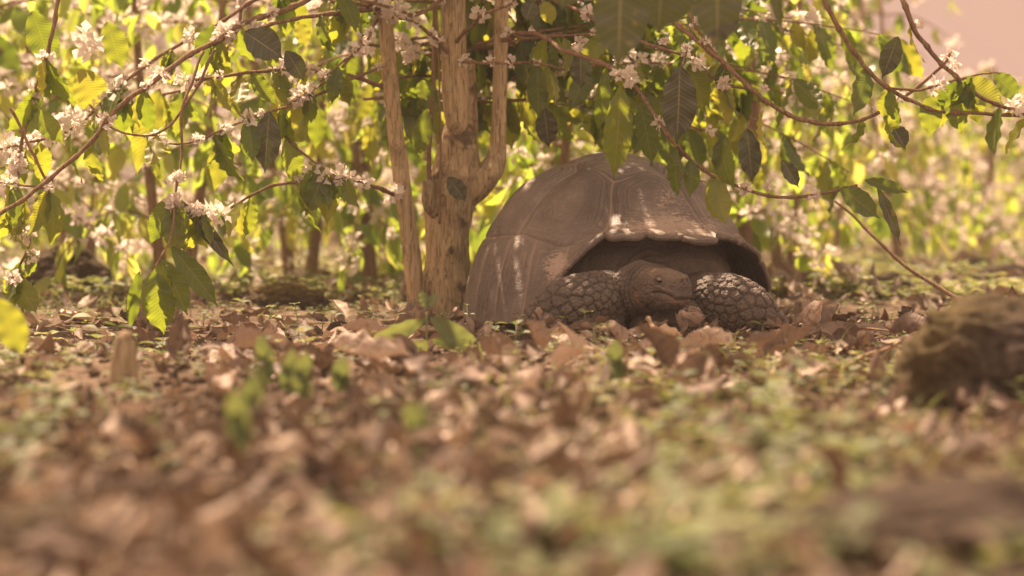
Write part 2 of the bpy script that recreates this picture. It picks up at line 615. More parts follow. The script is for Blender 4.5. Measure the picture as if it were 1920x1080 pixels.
# tortoise skin
m, nt, out = new_mat('tortoise_skin')
tc = N(nt, 'ShaderNodeTexCoord')
P_ = tc.outputs['Object']
n1 = noise_tex(nt, 9, 4, P_, 0.6)
n2 = noise_tex(nt, 150, 4, P_, 0.6)
gro = attr(nt, 'groove_shade')
tan_ = attr(nt, 'tan')
col = ramp(nt, math_(nt, 'ADD', math_(nt, 'MULTIPLY', n1, 0.6), math_(nt, 'MULTIPLY', n2, 0.4)),
           [(0.32, (0.055, 0.045, 0.038)), (0.5, (0.105, 0.087, 0.074)), (0.68, (0.18, 0.15, 0.125))])
col = mixc(nt, math_(nt, 'MULTIPLY', gro, 0.85), col, (0.03, 0.021, 0.017))  # shade painted into creases, recesses and the skin under the rim
col = mixc(nt, math_(nt, 'MULTIPLY', tan_, math_(nt, 'ADD', n1, 0.2)), col, (0.27, 0.17, 0.09))
vo = N(nt, 'ShaderNodeTexVoronoi')
vo.inputs['Scale'].default_value = 110
nt.links.new(P_, vo.inputs['Vector'])
pb = N(nt, 'ShaderNodeBsdfPrincipled')
pb.inputs['Roughness'].default_value = 0.62
pb.inputs['Specular IOR Level'].default_value = 0.35
nt.links.new(col, pb.inputs['Base Color'])
hh = math_(nt, 'ADD', math_(nt, 'MULTIPLY', vo.outputs['Distance'], -0.8), math_(nt, 'MULTIPLY', n2, 0.8))
nt.links.new(bump(nt, hh, 1.0, 0.005), pb.inputs['Normal'])
nt.links.new(pb.outputs[0], out.inputs[0])
M['skin'] = m


def plain(name, c, rough=0.5, spec=0.4, nscale=60):
    m, nt, out = new_mat(name)
    tc = N(nt, 'ShaderNodeTexCoord')
    n1 = noise_tex(nt, nscale, 3, tc.outputs['Object'])
    col = ramp(nt, n1, [(0.3, tuple(x * 0.75 for x in c)), (0.7, tuple(min(1, x * 1.2) for x in c))])
    pb = N(nt, 'ShaderNodeBsdfPrincipled')
    pb.inputs['Roughness'].default_value = rough
    pb.inputs['Specular IOR Level'].default_value = spec
    nt.links.new(col, pb.inputs['Base Color'])
    nt.links.new(pb.outputs[0], out.inputs[0])
    return m


M['eye'] = plain('tortoise_eye', (0.012, 0.009, 0.008), 0.08, 0.8)
M['lid'] = plain('tortoise_eyelid', (0.20, 0.16, 0.13), 0.4)
M['claw'] = plain('tortoise_claw', (0.08, 0.06, 0.05), 0.4)
M['stem'] = plain('green_stem', (0.16, 0.19, 0.07), 0.6)
M['lump'] = plain('pale_lump', (0.62, 0.52, 0.44), 0.7, nscale=30)


# ------------------------------------------------------------------ ground
def gz(x, y):
    x = np.atleast_1d(np.asarray(x, dtype=np.float64))
    y = np.atleast_1d(np.asarray(y, dtype=np.float64))
    p = np.stack([x, y, np.zeros_like(x)], -1)
    z = 0.022 * vnoise(p * 0.9, 3) + 0.014 * vnoise(p * 3.1, 4) + 0.007 * vnoise(p * 9.0, 5)
    z = z + 0.04 * np.exp(-((x + 0.25) ** 2 + (y - 9.3) ** 2) / 0.06)
    # flat under the tortoise
    k = np.exp(-(((x - 0.4) / 0.6) ** 4 + ((y - 8.8) / 0.7) ** 4))
    k2 = np.exp(-(((x + 1.0) / 0.35) ** 2 + ((y - 5.95) / 0.45) ** 2))
    z = z * (1 - k2) - 0.012 * k2
    return z * (1 - k) - 0.004 * k


ys = np.concatenate([np.linspace(-12, 2.2, 40), np.arange(2.25, 12.5, 0.035), np.geomspace(12.6, 420, 90)])
us = np.linspace(-1, 1, 261)
YY, UU = np.meshgrid(ys, us, indexing='ij')
half = 3.2 + np.where(YY > 0, 0.32 * YY, -0.4 * YY) + np.where(YY > 13, (YY - 13) * 0.8, 0)
XX = UU * half
gv = np.stack([XX.ravel(), YY.ravel(), gz(XX.ravel(), YY.ravel())], -1)
nn = len(us)
i = np.arange(len(ys) - 1)[:, None] * nn
j = np.arange(nn - 1)[None, :]
gf = np.stack([i + j, i + j + 1, i + nn + 1 + j, i + nn + j], -1).reshape(-1, 4)
# crumbly soil
near = np.clip(1 - np.abs(gv[:, 1] - 6.5) / 8, 0, 1)
gv[:, 2] += near * 0.006 * fbm(gv * 26, 2, 9)
tag(mesh_np('ground', gv, gf, M['soil']), 'bare brown earth under the coffee plants', None, None, 'structure')

# ------------------------------------------------------------------ tortoise
TYAW = R(16)
TC = Vector((0.375, 8.95, 0.0))
tort = empty('giant_tortoise', TC)
tag(tort, 'large brown giant tortoise resting on the leaf litter beside the coffee trunk', 'tortoise')
ct, st_ = math.cos(TYAW), math.sin(TYAW)


def t2w(p):
    p = np.asarray(p, dtype=np.float64)
    return np.stack([p[:, 0] * ct - p[:, 1] * st_, p[:, 0] * st_ + p[:, 1] * ct, p[:, 2]], -1)


SA, SB, SH = 0.545, 0.62, 0.632
nph, nt_ = 760, 240
ph = np.linspace(-np.pi, np.pi, nph, endpoint=False)
tt = np.linspace(0, 1, nt_)
PH, TT = np.meshgrid(ph, tt, indexing='ij')
deg = np.degrees(ph)
zr_tab = ([-180, -120, -80, -60, -52, -46, -40, -34, -28, -20, 0, 20, 35, 48, 58, 66, 74, 85, 120, 180],
          [.04, .03, .02, .02, .04, .10, .18, .265, .325, .338, .335, .325, .315, .285, .215, .13, .06, .02, .03, .04])
zs_tab = ([-180, -120, -90, -65, -42, -20, 0, 22, 42, 65, 90, 120, 180], [.30, .32, .335, .352, .305, .375, .372, .37, .35, .35, .335, .32, .30])
fl_tab = ([-180, -120, -85, -60, -45, -30, 0, 30, 45, 60, 72, 90, 120, 180], [.04, .02, .005, .02, .05, .055, .05, .055, .05, .045, .03, .005, .02, .04])


def prof(hh):
    return np.clip(1 - np.clip(hh, 0, 1) ** 2.25, 0, 1) ** 0.52


def interp_s(tab, x, w=4.0):
    xs = np.linspace(-180, 180, 721)
    v = np.interp(xs, tab[0], tab[1])
    k = np.exp(-0.5 * (np.arange(-24, 25) * 0.5 / w) ** 2)
    k /= k.sum()
    v = np.convolve(np.pad(v, 24, mode='wrap'), k, mode='valid')
    return np.interp(x, xs, v)


zr = interp_s(zr_tab, deg, 3.0)
# marginal plates: scalloped rim
mar = (deg + 360 + 7.8) / 15.65
mfr = mar - np.floor(mar)            # 0..1 within a plate
scal = np.abs(np.sin(np.pi * mfr)) ** 0.6
front_w = np.clip((100 - np.abs(deg)) / 30, 0, 1)
plate = np.random.default_rng(4).normal(size=40)[np.floor(mar).astype(int) % 40]
zr = zr - (0.014 * scal - 0.008 + 0.006 * plate + 0.004 * vnoise(np.stack([ph * 14, ph * 0, ph * 0], -1), 3)) * front_w
fl = interp_s(fl_tab, deg, 4.0) + (0.022 * scal - 0.013 + 0.008 * plate * scal) * front_w
a0 = np.arcsin(np.clip(zr / SH, 0, 0.98))
AL = a0[:, None] + (np.pi / 2 - a0[:, None]) * TT
h = np.sin(AL)
Rr = prof(h)
X = SA * Rr * np.sin(PH)
Y = -SB * Rr * np.cos(PH)
Z = SH * h
base = np.stack([X, Y, Z], -1)
nrm = np.stack([X / SA ** 2, Y / SB ** 2, Z / SH ** 2], -1)
nrm /= np.linalg.norm(nrm, axis=-1)[..., None] + 1e-9
rad = np.stack([np.sin(PH), -np.cos(PH), PH * 0], -1)


def shp(phi, al):
    """point on the smooth dome; phi degrees (0 front), al elevation degrees"""
    phi, al = R(phi), R(al)
    rr = float(prof(math.sin(al)))
    return np.array([SA * rr * math.sin(phi), -SB * rr * math.cos(phi), SH * math.sin(al)])


main_c = [shp(0, 48), shp(0, 73), shp(180, 82), shp(180, 58), shp(180, 36)]
for sg in (-1, 1):
    main_c += [shp(sg * 46, 48), shp(sg * 84, 52), shp(sg * 118, 50), shp(sg * 150, 42)]
main_c = np.array(main_c)
B = base.reshape(-1, 3)
warp = 0.012 * np.stack([vnoise(B * 7, 1), vnoise(B * 7, 2), vnoise(B * 7, 3)], -1)
D = np.linalg.norm((B + warp)[:, None, :] - main_c[None], axis=-1)
Ds = np.sort(D, axis=1)
F1, F2 = Ds[:, 0], Ds[:, 1]
own = np.argmin(D, axis=1)
dmain = (F2 - F1) * 0.5
zs = interp_s(zs_tab, deg, 1.5)
ZS = np.repeat(zs[:, None], nt_, 1).ravel()
DEG = np.repeat(deg[:, None], nt_, 1).ravel()
zz = B[:, 2]
above = zz > ZS
d_seam = np.abs(zz - ZS) * 1.05
MF = np.repeat(mfr[:, None], nt_, 1).ravel()
rloc = np.hypot(B[:, 0], B[:, 1])
d_side = np.minimum(MF, 1 - MF) * R(15.65) * rloc
d = np.where(above, np.minimum(dmain, d_seam), np.minimum(d_side, d_seam))
seamv = np.exp(-(d / 0.0035) ** 2)
wob = 0.005 * fbm(B * 11, 3, 5)
spacing = 0.0085 + 0.003 * vnoise(B * 4, 8)
ringph = (d + wob) / spacing
ring = 0.5 + 0.5 * np.cos(2 * np.pi * ringph)
fade = np.clip(d / 0.006, 0, 1) * np.clip((0.12 - d) / 0.03, 0.35, 1)
rid = np.floor(ringph + 0.5).astype(int)
rstr = np.random.default_rng(3).random(400)[(rid + own * 17) % 400] ** 0.9
ring = (ring ** 1.3) * np.clip(rstr * 1.6, 0.1, 1.2) * fade * np.clip(0.8 + 0.5 * vnoise(B * 9, 61), 0.25, 1) * np.clip(0.75 + 0.6 * vnoise(B * 9, 61), 0.2, 1)
# knobs on the scutes
knobs = [(shp(-38, 60), 0.085, 0.036), (shp(4, 56), 0.08, 0.034), (shp(0, 80), 0.12, 0.010), (shp(42, 58), 0.08, 0.03),
         (shp(-84, 55), 0.10, 0.022), (shp(84, 55), 0.10, 0.022), (shp(-118, 52), 0.1, 0.02), (shp(118, 52), 0.1, 0.02),
         (shp(180, 60), 0.1, 0.03), (shp(180, 80), 0.1, 0.02)]
disp = np.zeros(len(B))
for c, w_, a_ in knobs:
    dd = np.linalg.norm(B - c, axis=1)
    disp += a_ * np.exp(-(dd / w_) ** 2)
disp += -0.009 * np.exp(-(np.linalg.norm(B - shp(-17, 60), axis=1) / 0.06) ** 2)
disp += -0.009 * np.exp(-(np.linalg.norm(B - shp(24, 62), axis=1) / 0.06) ** 2)
disp += -0.006 * np.exp(-(d / 0.012) ** 2) * above - 0.0045 * np.exp(-(d / 0.005) ** 2)
disp += -0.0034 * ring
disp += 0.006 * fbm(B * 5, 3, 21) + 0.0012 * fbm(B * 40, 2, 22)
Tf = TT.ravel()
FL = np.repeat(fl[:, None], nt_, 1).ravel()
frn = np.clip((110 - np.abs(DEG)) / 60, 0, 1)
Vs = B + nrm.reshape(-1, 3) * disp[:, None]
# flare the marginals outward and hollow the dome just above them
fs = np.clip(1 - Tf / 0.20, 0, 1)
Vs += rad.reshape(-1, 3) * (FL * fs ** 1.8 - 0.018 * np.clip((38 - np.abs(DEG)) / 20, 0, 1) * np.exp(-((Tf - 0.2) / 0.12) ** 2))[:, None]
Vs[:, 2] += 0.02 * frn * fs ** 4
# wear: pale patches on the front plates
wear = np.exp(-((DEG - 6) / 34) ** 2) * np.exp(-((zz - 0.375) / 0.05) ** 2) * 1.05
wear += 0.95 * np.exp(-((DEG + 42) / 7) ** 2) * np.exp(-((zz - 0.24) / 0.07) ** 2)
wear += 0.7 * np.exp(-((DEG - 12) / 16) ** 2) * np.exp(-((zz - 0.47) / 0.05) ** 2)
wear += 0.25 * np.exp(-((zz - 0.6) / 0.06) ** 2)
wear += 0.2 * np.exp(-((DEG + 60) / 30) ** 2)
Vs = t2w(Vs)
i = np.arange(nph)[:, None]
j = np.arange(nt_ - 1)[None, :]
ii = (i + 1) % nph
Fs = np.stack([i * nt_ + j, i * nt_ + j + 1, ii * nt_ + j + 1, ii * nt_ + j], -1).reshape(-1, 4)[:, ::-1]
shell = mesh_np('carapace', Vs, Fs, M['shell'], tort, {'ring': ring, 'seam': seamv, 'wear': wear})
md = shell.modifiers.new('thick', 'SOLIDIFY')
md.thickness = 0.02
md.offset = -1

# body: closed pieces fused by a voxel remesh into one continuous skin
TCn = np.array(TC)


def W(px, py, Yd):
    return np.array(P(px, py, Yd)) - TCn


bg_ = Geo()


def add_tube(pts, rads, n=24, seg=28):
    pr = np.hstack([np.asarray(pts), np.asarray(rads)[:, None]])
    c = catmull(pr, n)
    V, F = tube(c[:, :3], np.maximum(c[:, 3], 0.004), seg)
    bg_.add(V, F)
    return c


def add_ell(c, r, rot=0.0, seg=32):
    th = np.linspace(0.02, np.pi - 0.02, seg)
    path = np.stack([np.zeros(seg), np.zeros(seg), np.cos(th)], -1)
    V, F = tube(path, np.sin(th), seg)
    V = V * np.asarray(r)
    V = np.stack([V[:, 0] * math.cos(rot) - V[:, 1] * math.sin(rot), V[:, 0] * math.sin(rot) + V[:, 1] * math.cos(rot), V[:, 2]], -1)
    bg_.add(V + np.asarray(c), F)


# trunk of the body inside the shell
tb = t2w(np.array([[0, 0.06, 0.25], [0, -0.21, 0.205], [-0.02, -0.12, 0.07]]))
add_ell(tb[0], (0.43, 0.50, 0.27), TYAW)
add_ell(tb[1], (0.37, 0.28, 0.165), TYAW)
add_ell(tb[2], (0.38, 0.36, 0.09), TYAW)
legs = []
legs.append(add_tube([W(1175, 545, 8.62), W(1140, 560, 8.34), W(1112, 563, 8.24), W(1062, 574, 8.19), W(1020, 600, 8.17), W(1000, 622, 8.15)],
                     [.09, .094, .096, .092, .072, .056], 40))
legs.append(add_tube([W(1300, 555, 8.62), W(1338, 566, 8.38), W(1362, 566, 8.32), W(1400, 578, 8.3), W(1440, 604, 8.32), W(1466, 620, 8.34)],
                     [.09, .096, .097, .088, .063, .038], 40))
add_tube([W(1135, 565, 8.3), W(1135, 610, 8.26), W(1132, 640, 8.26)], [.07, .062, .055], 12)
add_tube([W(1350, 565, 8.38), W(1352, 610, 8.34), W(1352, 640, 8.34)], [.075, .07, .06], 12)
add_tube([W(1390, 590, 8.36), W(1395, 620, 8.34), W(1400, 640, 8.34)], [.07, .06, .05], 10)
add_tube([W(1075, 590, 8.26), W(1060, 615, 8.24), W(1050, 640, 8.24)], [.07, .06, .05], 10)
# feet of the hind end, tucked under the shell
for sx in (-1, 1):
    q = t2w(np.array([[sx * 0.34, 0.36, 0.14], [sx * 0.40, 0.40, 0.05], [sx * 0.41, 0.38, 0.0]]))
    add_tube(list(q), [.09, .08, .07], 10)

# head
PSI = R(37)
HC = W(1243, 540, 8.17)
hf = np.array([math.sin(PSI), -math.cos(PSI), -0.04])
hf /= np.linalg.norm(hf)
hs = np.array([math.cos(PSI), math.sin(PSI), 0.0])
hu = np.cross(hs, hf)
if hu[2] < 0:
    hu = -hu
sec = np.array([  # f, half width, top, bottom, roundness
    [-0.115, 0.030, 0.020, -0.045], [-0.10, 0.056, 0.040, -0.064], [-0.07, 0.070, 0.054, -0.074], [-0.035, 0.074, 0.064, -0.077],
    [0.0, 0.071, 0.067, -0.077], [0.03, 0.063, 0.065, -0.075], [0.055, 0.055, 0.061, -0.071], [0.078, 0.049, 0.057, -0.066],
    [0.097, 0.043, 0.053, -0.058], [0.108, 0.035, 0.045, -0.048], [0.114, 0.020, 0.030, -0.030]])
sc_ = catmull(sec, 34)
nsg = 40
an = np.linspace(0, 2 * np.pi, nsg, endpoint=False)
ca = np.sign(np.cos(an)) * np.abs(np.cos(an)) ** 0.85
sa = np.sign(np.sin(an)) * np.abs(np.sin(an)) ** 0.85
VH = []
for f_, w_, tp, bt in sc_:
    up = np.where(sa > 0, sa * tp, -sa * bt)
    VH.append(HC + hf * f_ + (ca * w_)[:, None] * hs + up[:, None] * hu)
VH = np.vstack(VH)
n = len(sc_)
i = np.arange(n - 1)[:, None] * nsg
j = np.arange(nsg)[None, :]
jn = (j + 1) % nsg
FH = np.stack([i + j, i + jn, i + nsg + jn, i + nsg + j], axis=-1).reshape(-1, 4)
VH = np.vstack([VH, HC + hf * sc_[0][0], HC + hf * sc_[-1][0]])
c0, c1 = len(VH) - 2, len(VH) - 1
FH = np.vstack([FH, [[c0, (q + 2) % nsg, q + 1, q] for q in range(0, nsg - 1, 2)],
                [[c1, (n - 1) * nsg + q, (n - 1) * nsg + q + 1, (n - 1) * nsg + (q + 2) % nsg] for q in range(0, nsg - 1, 2)]])
bg_.add(VH, FH)
# neck drawn back into the shell, with a thick collar of folds, and the throat below
NECK = [HC + hf * -0.05 + hu * -0.012, HC + hf * -0.11 + np.array([-0.005, 0.02, -0.01]), W(1225, 548, 8.45), W(1215, 545, 8.7)]
add_tube(NECK, [.074, .093, .104, .12], 20, 32)
add_tube([W(1240, 585, 8.32), W(1278, 592, 8.27), W(1292, 615, 8.27), W(1298, 640, 8.3)], [.06, .062, .055, .05], 16)
add_tube([W(1232, 590, 8.34), W(1225, 625, 8.3), W(1225, 645, 8.3)], [.075, .085, .08], 12)
tmp = bg_.build('tmp', None)
tmp.modifiers.new('r', 'REMESH').mode = 'VOXEL'
tmp.modifiers['r'].voxel_size = 0.0042
sm_ = tmp.modifiers.new('s', 'SMOOTH')
sm_.factor = 0.5
sm_.iterations = 7
dg = bpy.context.evaluated_depsgraph_get()
dg.update()
bm_me = bpy.data.meshes.new_from_object(tmp.evaluated_get(dg))
bpy.data.objects.remove(tmp)
nv_ = len(bm_me.vertices)
co = np.empty(nv_ * 3, dtype=np.float32)
no = np.empty(nv_ * 3, dtype=np.float32)
bm_me.vertices.foreach_get('co', co)
bm_me.vertices.foreach_get('normal', no)
co = co.reshape(-1, 3).astype(np.float64)
no = no.reshape(-1, 3).astype(np.float64)
rel = co - HC
f_ = rel @ hf
s_ = rel @ hs
u_ = rel @ hu
disp = np.zeros(nv_)
groove_shade = np.zeros(nv_)
tanv = np.zeros(nv_)
head_w = np.clip((f_ + 0.085) / 0.03, 0, 1) * (np.abs(s_) < 0.085) * (np.abs(u_) < 0.09) * (f_ < 0.13)
# leg scales
legw = np.zeros(nv_)
prog = np.zeros(nv_)
for L in legs:
    dmin = np.full(nv_, 9.0)
    pr_ = np.zeros(nv_)
    for q in range(6, len(L)):
        dq = np.linalg.norm(co - L[q, :3], axis=1) - L[q, 3]
        b_ = dq < dmin
        dmin[b_] = dq[b_]
        pr_[b_] = q / len(L)
    lw = np.clip((0.045 - dmin) / 0.02, 0, 1)
    legw = np.maximum(legw, lw)
    prog = np.where(lw > 0.01, pr_, prog)
legw = legw * (1 - np.clip(head_w * 2, 0, 1)) * np.clip((-0.43 - (co[:, 1])) / 0.06, 0, 1)
neckmask = (np.linalg.norm((co - HC)[:, [0, 2]], axis=1) < 0.112)
legw[neckmask] = 0
cand = np.where(legw > 0.3)[0]
rng2 = np.random.default_rng(5)
rng2.shuffle(cand)
acc, accs = [], []
AC = np.zeros((0, 3))
for c in cand[:9000]:
    sp = 0.019 + 0.015 * np.clip((prog[c] - 0.3) / 0.3, 0, 1) - 0.008 * np.clip((prog[c] - 0.75) / 0.2, 0, 1)
    sp *= 0.95
    if co[c, 2] > 0.19:
        sp *= 0.8
    if len(acc) == 0 or np.min(np.linalg.norm(AC[:len(acc)] - co[c], axis=1)) > sp:
        acc.append(c)
        accs.append(sp)
        AC = np.vstack([AC, co[c]])
accs = np.array(accs)
kd = kdtree.KDTree(len(AC))
for q, p in enumerate(AC):
    kd.insert(p, q)
kd.balance()
for q in np.where(legw > 0.02)[0]:
    r2 = kd.find_n(co[q], 2)
    d1, d2, id1 = r2[0][2], r2[1][2], r2[0][1]
    sp = accs[id1]
    e = min(1.0, max(0.0, (d2 - d1) / (sp * 0.55)))
    dome = math.sqrt(max(0, 1 - (1 - e) ** 2))
    low = (co[q, 2] - AC[id1][2]) / sp
    disp[q] += legw[q] * (0.0105 * dome - 0.0055 - 0.0035 * low * e)
    groove_shade[q] = legw[q] * (1 - dome) ** 1.2
# skin folds: rings round the neck, drapes at the shoulders
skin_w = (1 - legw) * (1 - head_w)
rr_ = np.hypot(rel[:, 0] + 0.03, rel[:, 2])
fold = np.sin(rr_ * 2 * np.pi / 0.021 + 3.5 * vnoise(co * 9, 31) + 5 * vnoise(co * 4, 32))
fold = fold * np.clip(0.45 + 0.7 * vnoise(co * 11, 37), 0, 1) * np.clip(1.9 - rr_ / 0.10, 0.12, 1)
disp += skin_w * 0.0042 * fold
groove_shade = np.maximum(groove_shade, skin_w * np.clip(-fold, 0, 1) * 0.55)
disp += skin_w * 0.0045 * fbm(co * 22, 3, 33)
groove_shade = np.maximum(groove_shade, skin_w * 0.3)  # even darkening that paints the shade below the shell rim into the skin
# collar folds close behind the head
col_w = np.exp(-((f_ + 0.085) / 0.03) ** 2) * (np.abs(s_) < 0.13)
cf = np.cos((f_ + 0.085) * 2 * np.pi / 0.016 + 1.2 * vnoise(co * 12, 35))
disp += col_w * 0.0055 * cf
groove_shade = np.maximum(groove_shade, col_w * np.clip(-cf, 0, 1) * 0.7)
# face
as_ = np.abs(s_)
um = -0.013 - 0.016 * np.clip((f_ - 0.075) / 0.03, 0, 1) ** 2 + 0.004 * np.sin((f_ - 0.02) * 60)
mo = np.exp(-((u_ - um) / 0.0042) ** 2) * np.clip((f_ - 0.012) / 0.012, 0, 1) * head_w
disp += -0.0075 * mo + 0.003 * np.exp(-((u_ - um - 0.012) / 0.007) ** 2) * np.clip((f_ - 0.03) / 0.02, 0, 1) * head_w
groove_shade = np.maximum(groove_shade, mo)
ey = HC + hf * 0.036 + hu * 0.030
EYES = []
for sg in (-1, 1):
    ec = HC + hf * 0.040 + hs * sg * 0.0575 + hu * 0.029
    EYES.append(ec)
    de = np.linalg.norm(co - ec, axis=1)
    disp += -0.011 * np.exp(-(de / 0.013) ** 2) + 0.0045 * np.exp(-((de - 0.021) / 0.006) ** 2) * head_w
    bro = np.linalg.norm(co - (ec + hu * 0.022 + hf * 0.004), axis=1)
    disp += 0.006 * np.exp(-(bro / 0.014) ** 2)
    groove_shade = np.maximum(groove_shade, 0.95 * np.exp(-(de / 0.016) ** 4))
    nc = HC + hf * 0.111 + hs * sg * 0.011 + hu * 0.032
    dn = np.linalg.norm(co - nc, axis=1)
    disp += -0.009 * np.exp(-(dn / 0.005) ** 2)
    groove_shade = np.maximum(groove_shade, 1.2 * np.exp(-(dn / 0.0062) ** 2))
    # jaw line crease
jaw = np.exp(-((u_ + 0.045 + 0.35 * (0.03 - f_)) / 0.005) ** 2) * head_w * np.clip((0.06 - f_) / 0.03, 0, 1)
disp += -0.003 * jaw
groove_shade = np.maximum(groove_shade, jaw * 0.6)
disp += head_w * (0.0030 * fbm(co * 45, 3, 41) + 0.0016 * vnoise(co * 120, 44))
groove_shade = np.maximum(groove_shade, head_w * 0.5 * np.clip(vnoise(co * 95, 45), 0, 1))
tanv += 0.9 * np.exp(-((f_ + 0.052) / 0.013) ** 2) * np.exp(-((u_ + 0.04) / 0.028) ** 2) * (s_ < 0)
tanv += 0.75 * np.exp(-((f_ - 0.095) / 0.016) ** 2) * np.exp(-((u_ + 0.038) / 0.012) ** 2) * head_w * (as_ < 0.05)
tanv += 0.3 * np.exp(-((u_ - 0.06) / 0.02) ** 2) * head_w
co2 = co + no * disp[:, None]
bm_me.vertices.foreach_set('co', co2.astype(np.float32).ravel())
for an_, av_ in (('groove_shade', groove_shade), ('tan', tanv)):
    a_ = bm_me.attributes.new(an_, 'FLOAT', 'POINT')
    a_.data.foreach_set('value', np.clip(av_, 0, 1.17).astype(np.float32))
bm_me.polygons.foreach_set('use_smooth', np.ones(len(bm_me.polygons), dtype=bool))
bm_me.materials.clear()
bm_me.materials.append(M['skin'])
bm_me.update()
body = bpy.data.objects.new('body', bm_me)
COL.objects.link(body)
body.parent = tort


def uv_ball(c, r, seg=16, sq=(1, 1, 1)):
    th = np.linspace(0.05, np.pi - 0.05, seg)
    path = np.stack([np.zeros(seg), np.zeros(seg), np.cos(th)], -1)
    V, F = tube(path, np.sin(th), seg)
    return V * r * np.asarray(sq) + np.asarray(c), F


for sg, ec in zip((-1, 1), EYES):
    c = ec - hs * sg * 0.0072
    g = Geo()
    g.add(*uv_ball(c, 0.0108))
    eo = g.build('eye', M['eye'], tort)
    # hooded upper and lower lids: open shells hugging the eyeball
    g = Geo()
    V, F = uv_ball((0, 0, 0), 0.0124, 26)
    side = np.array(hs) * sg
    ctr = F.mean if False else None
    fc = V[F].mean(axis=1)
    up = fc @ hu + 0.28 * (fc @ hf)
    out_ = fc @ side
    keep = ((up > 0.0052) | (up < -0.0066)) & (out_ > -0.004)
    F2_ = F[keep]
    g.add(V + c, F2_)
    lo = g.build('eyelid', M['lid'], tort)
    m2 = lo.modifiers.new('t', 'SOLIDIFY')
    m2.thickness = 0.0015
# claws
for (fx, fy, Yd) in ((1004, 622, 8.2), (1466, 618, 8.34)):
    sgn = -1 if fx < 1200 else 1
    for k in range(4):
        b0 = W(fx + sgn * 6, fy + 3, Yd) + np.array([sgn * 0.012 * k * 0.4, -0.025 + 0.018 * k, -0.012])
        pts = [b0, b0 + np.array([sgn * 0.022, -0.008, -0.008]), b0 + np.array([sgn * 0.036, -0.012, -0.022])]
        V, F = tube(catmull(pts, 6), [0.009, 0.009, 0.008, 0.006, 0.004, 0.001], 8)
        mesh_np('claw', V, F, M['claw'], tort)


# ------------------------------------------------------------------ woody parts
def bark_tube(path, rads, seg=20, n=60, rough=0.10, knots=(), root=None, mat='bark', name='stem', parent=None):
    pr = np.hstack([np.asarray(path, dtype=np.float64), np.asarray(rads, dtype=np.float64)[:, None]])
    c = catmull(pr, n)
    V, F = tube(c[:, :3], np.maximum(c[:, 3], 0.0015), seg)
    nr = n * seg
    cen = np.vstack([np.repeat(c[:, :3], seg, axis=0), c[:1, :3], c[-1:, :3]])
    rad_ = np.concatenate([np.repeat(c[:, 3], seg), c[:1, 3], c[-1:, 3]])
    dirv = V - cen
    ln = np.linalg.norm(dirv, axis=1)[:, None] + 1e-9
    q = V * np.array([1, 1, 0.22]) * (0.55 / np.mean(c[:, 3])) 
    rg = np.abs(fbm(V * np.array([45, 45, 5.0]), 2, 12))
    dsp = -np.minimum(0.0045, rad_ * 0.07) * rg + rad_ * rough * (fbm(q * 1.6, 3, 3) * 0.8 + 0.35 * vnoise(V * 14, 6))
    for kp, kr, ka in knots:
        dk = np.linalg.norm(V - np.asarray(kp), axis=1)
        dsp = dsp + ka * np.exp(-(dk / kr) ** 2)
    V = V + dirv / ln * dsp[:, None]
    return V, F


def px_path(lst, root=(0, 0, 0)):
    r = np.asarray(root)
    return np.array([np.array(P(a, b, c)) - r for a, b, c in lst])


TR = np.array([-0.25, 9.3, 0.0])
tree = empty('coffee_tree', TR)
tag(tree, 'old coffee tree with a thick gnarled trunk and upright stems beside the tortoise', 'tree')


def wr(px):
    return px / FPX * 9.3


# main trunk
kn = [(px_path([(870, 250, 9.25)], TR)[0], 0.045, 0.022), (px_path([(800, 385, 9.22)], TR)[0], 0.05, 0.022),
      (px_path([(812, 335, 9.25)], TR)[0], 0.03, 0.02), (px_path([(905, 330, 9.3)], TR)[0], 0.05, 0.03),
      (px_path([(880, 290, 9.22)], TR)[0], 0.045, 0.014), (px_path([(815, 540, 9.22)], TR)[0], 0.05, 0.016),
      (px_path([(872, 560, 9.3)], TR)[0], 0.06, 0.02), (px_path([(845, 470, 9.2)], TR)[0], 0.03, 0.012),
      (px_path([(893, 165, 9.3)], TR)[0], 0.02, 0.016), (px_path([(802, 440, 9.25)], TR)[0], 0.03, 0.012), (px_path([(888, 440, 9.28)], TR)[0], 0.025, -0.01), (px_path([(792, 520, 9.25)], TR)[0], 0.04, 0.01), (px_path([(835, 300, 9.22)], TR)[0], 0.02, -0.01), (px_path([(826, 360, 9.2)], TR)[0], 0.018, 0.012), (px_path([(872, 330, 9.22)], TR)[0], 0.018, 0.01), (px_path([(860, 395, 9.2)], TR)[0], 0.03, 0.012)]
V, F = bark_tube(px_path([(830, 640, 9.3), (832, 590, 9.3), (838, 520, 9.3), (840, 440, 9.3), (846, 370, 9.3), (856, 310, 9.3), (866, 240, 9.31), (872, 180, 9.33), (876, 112, 9.34)], TR),
                 [wr(66), wr(52), wr(45), wr(46), wr(49), wr(42), wr(31), wr(23), wr(15)], 90, 220, 0.2, kn)
scar = np.zeros(len(V))
for sx_, sy_, sr_ in ((866, 252, 0.042), (800, 352, 0.02), (893, 165, 0.02), (845, 470, 0.012), (880, 540, 0.03), (822, 330, 0.015), (868, 420, 0.014)):
    cc = px_path([(sx_, sy_, 9.24)], TR)[0]
    dd = np.hypot(V[:, 0] - cc[0], V[:, 2] - cc[2])
    scar = np.maximum(scar, np.clip(1.6 - dd / sr_ + 0.9 * fbm(V * 45, 2, 90), 0, 1) * (V[:, 1] < 0.02))
V[:, 1] -= scar * 0.004 * fbm(V * 90, 2, 91)
trunk = mesh_np('trunk', V, F, M['bark'], tree, {'scar': scar})
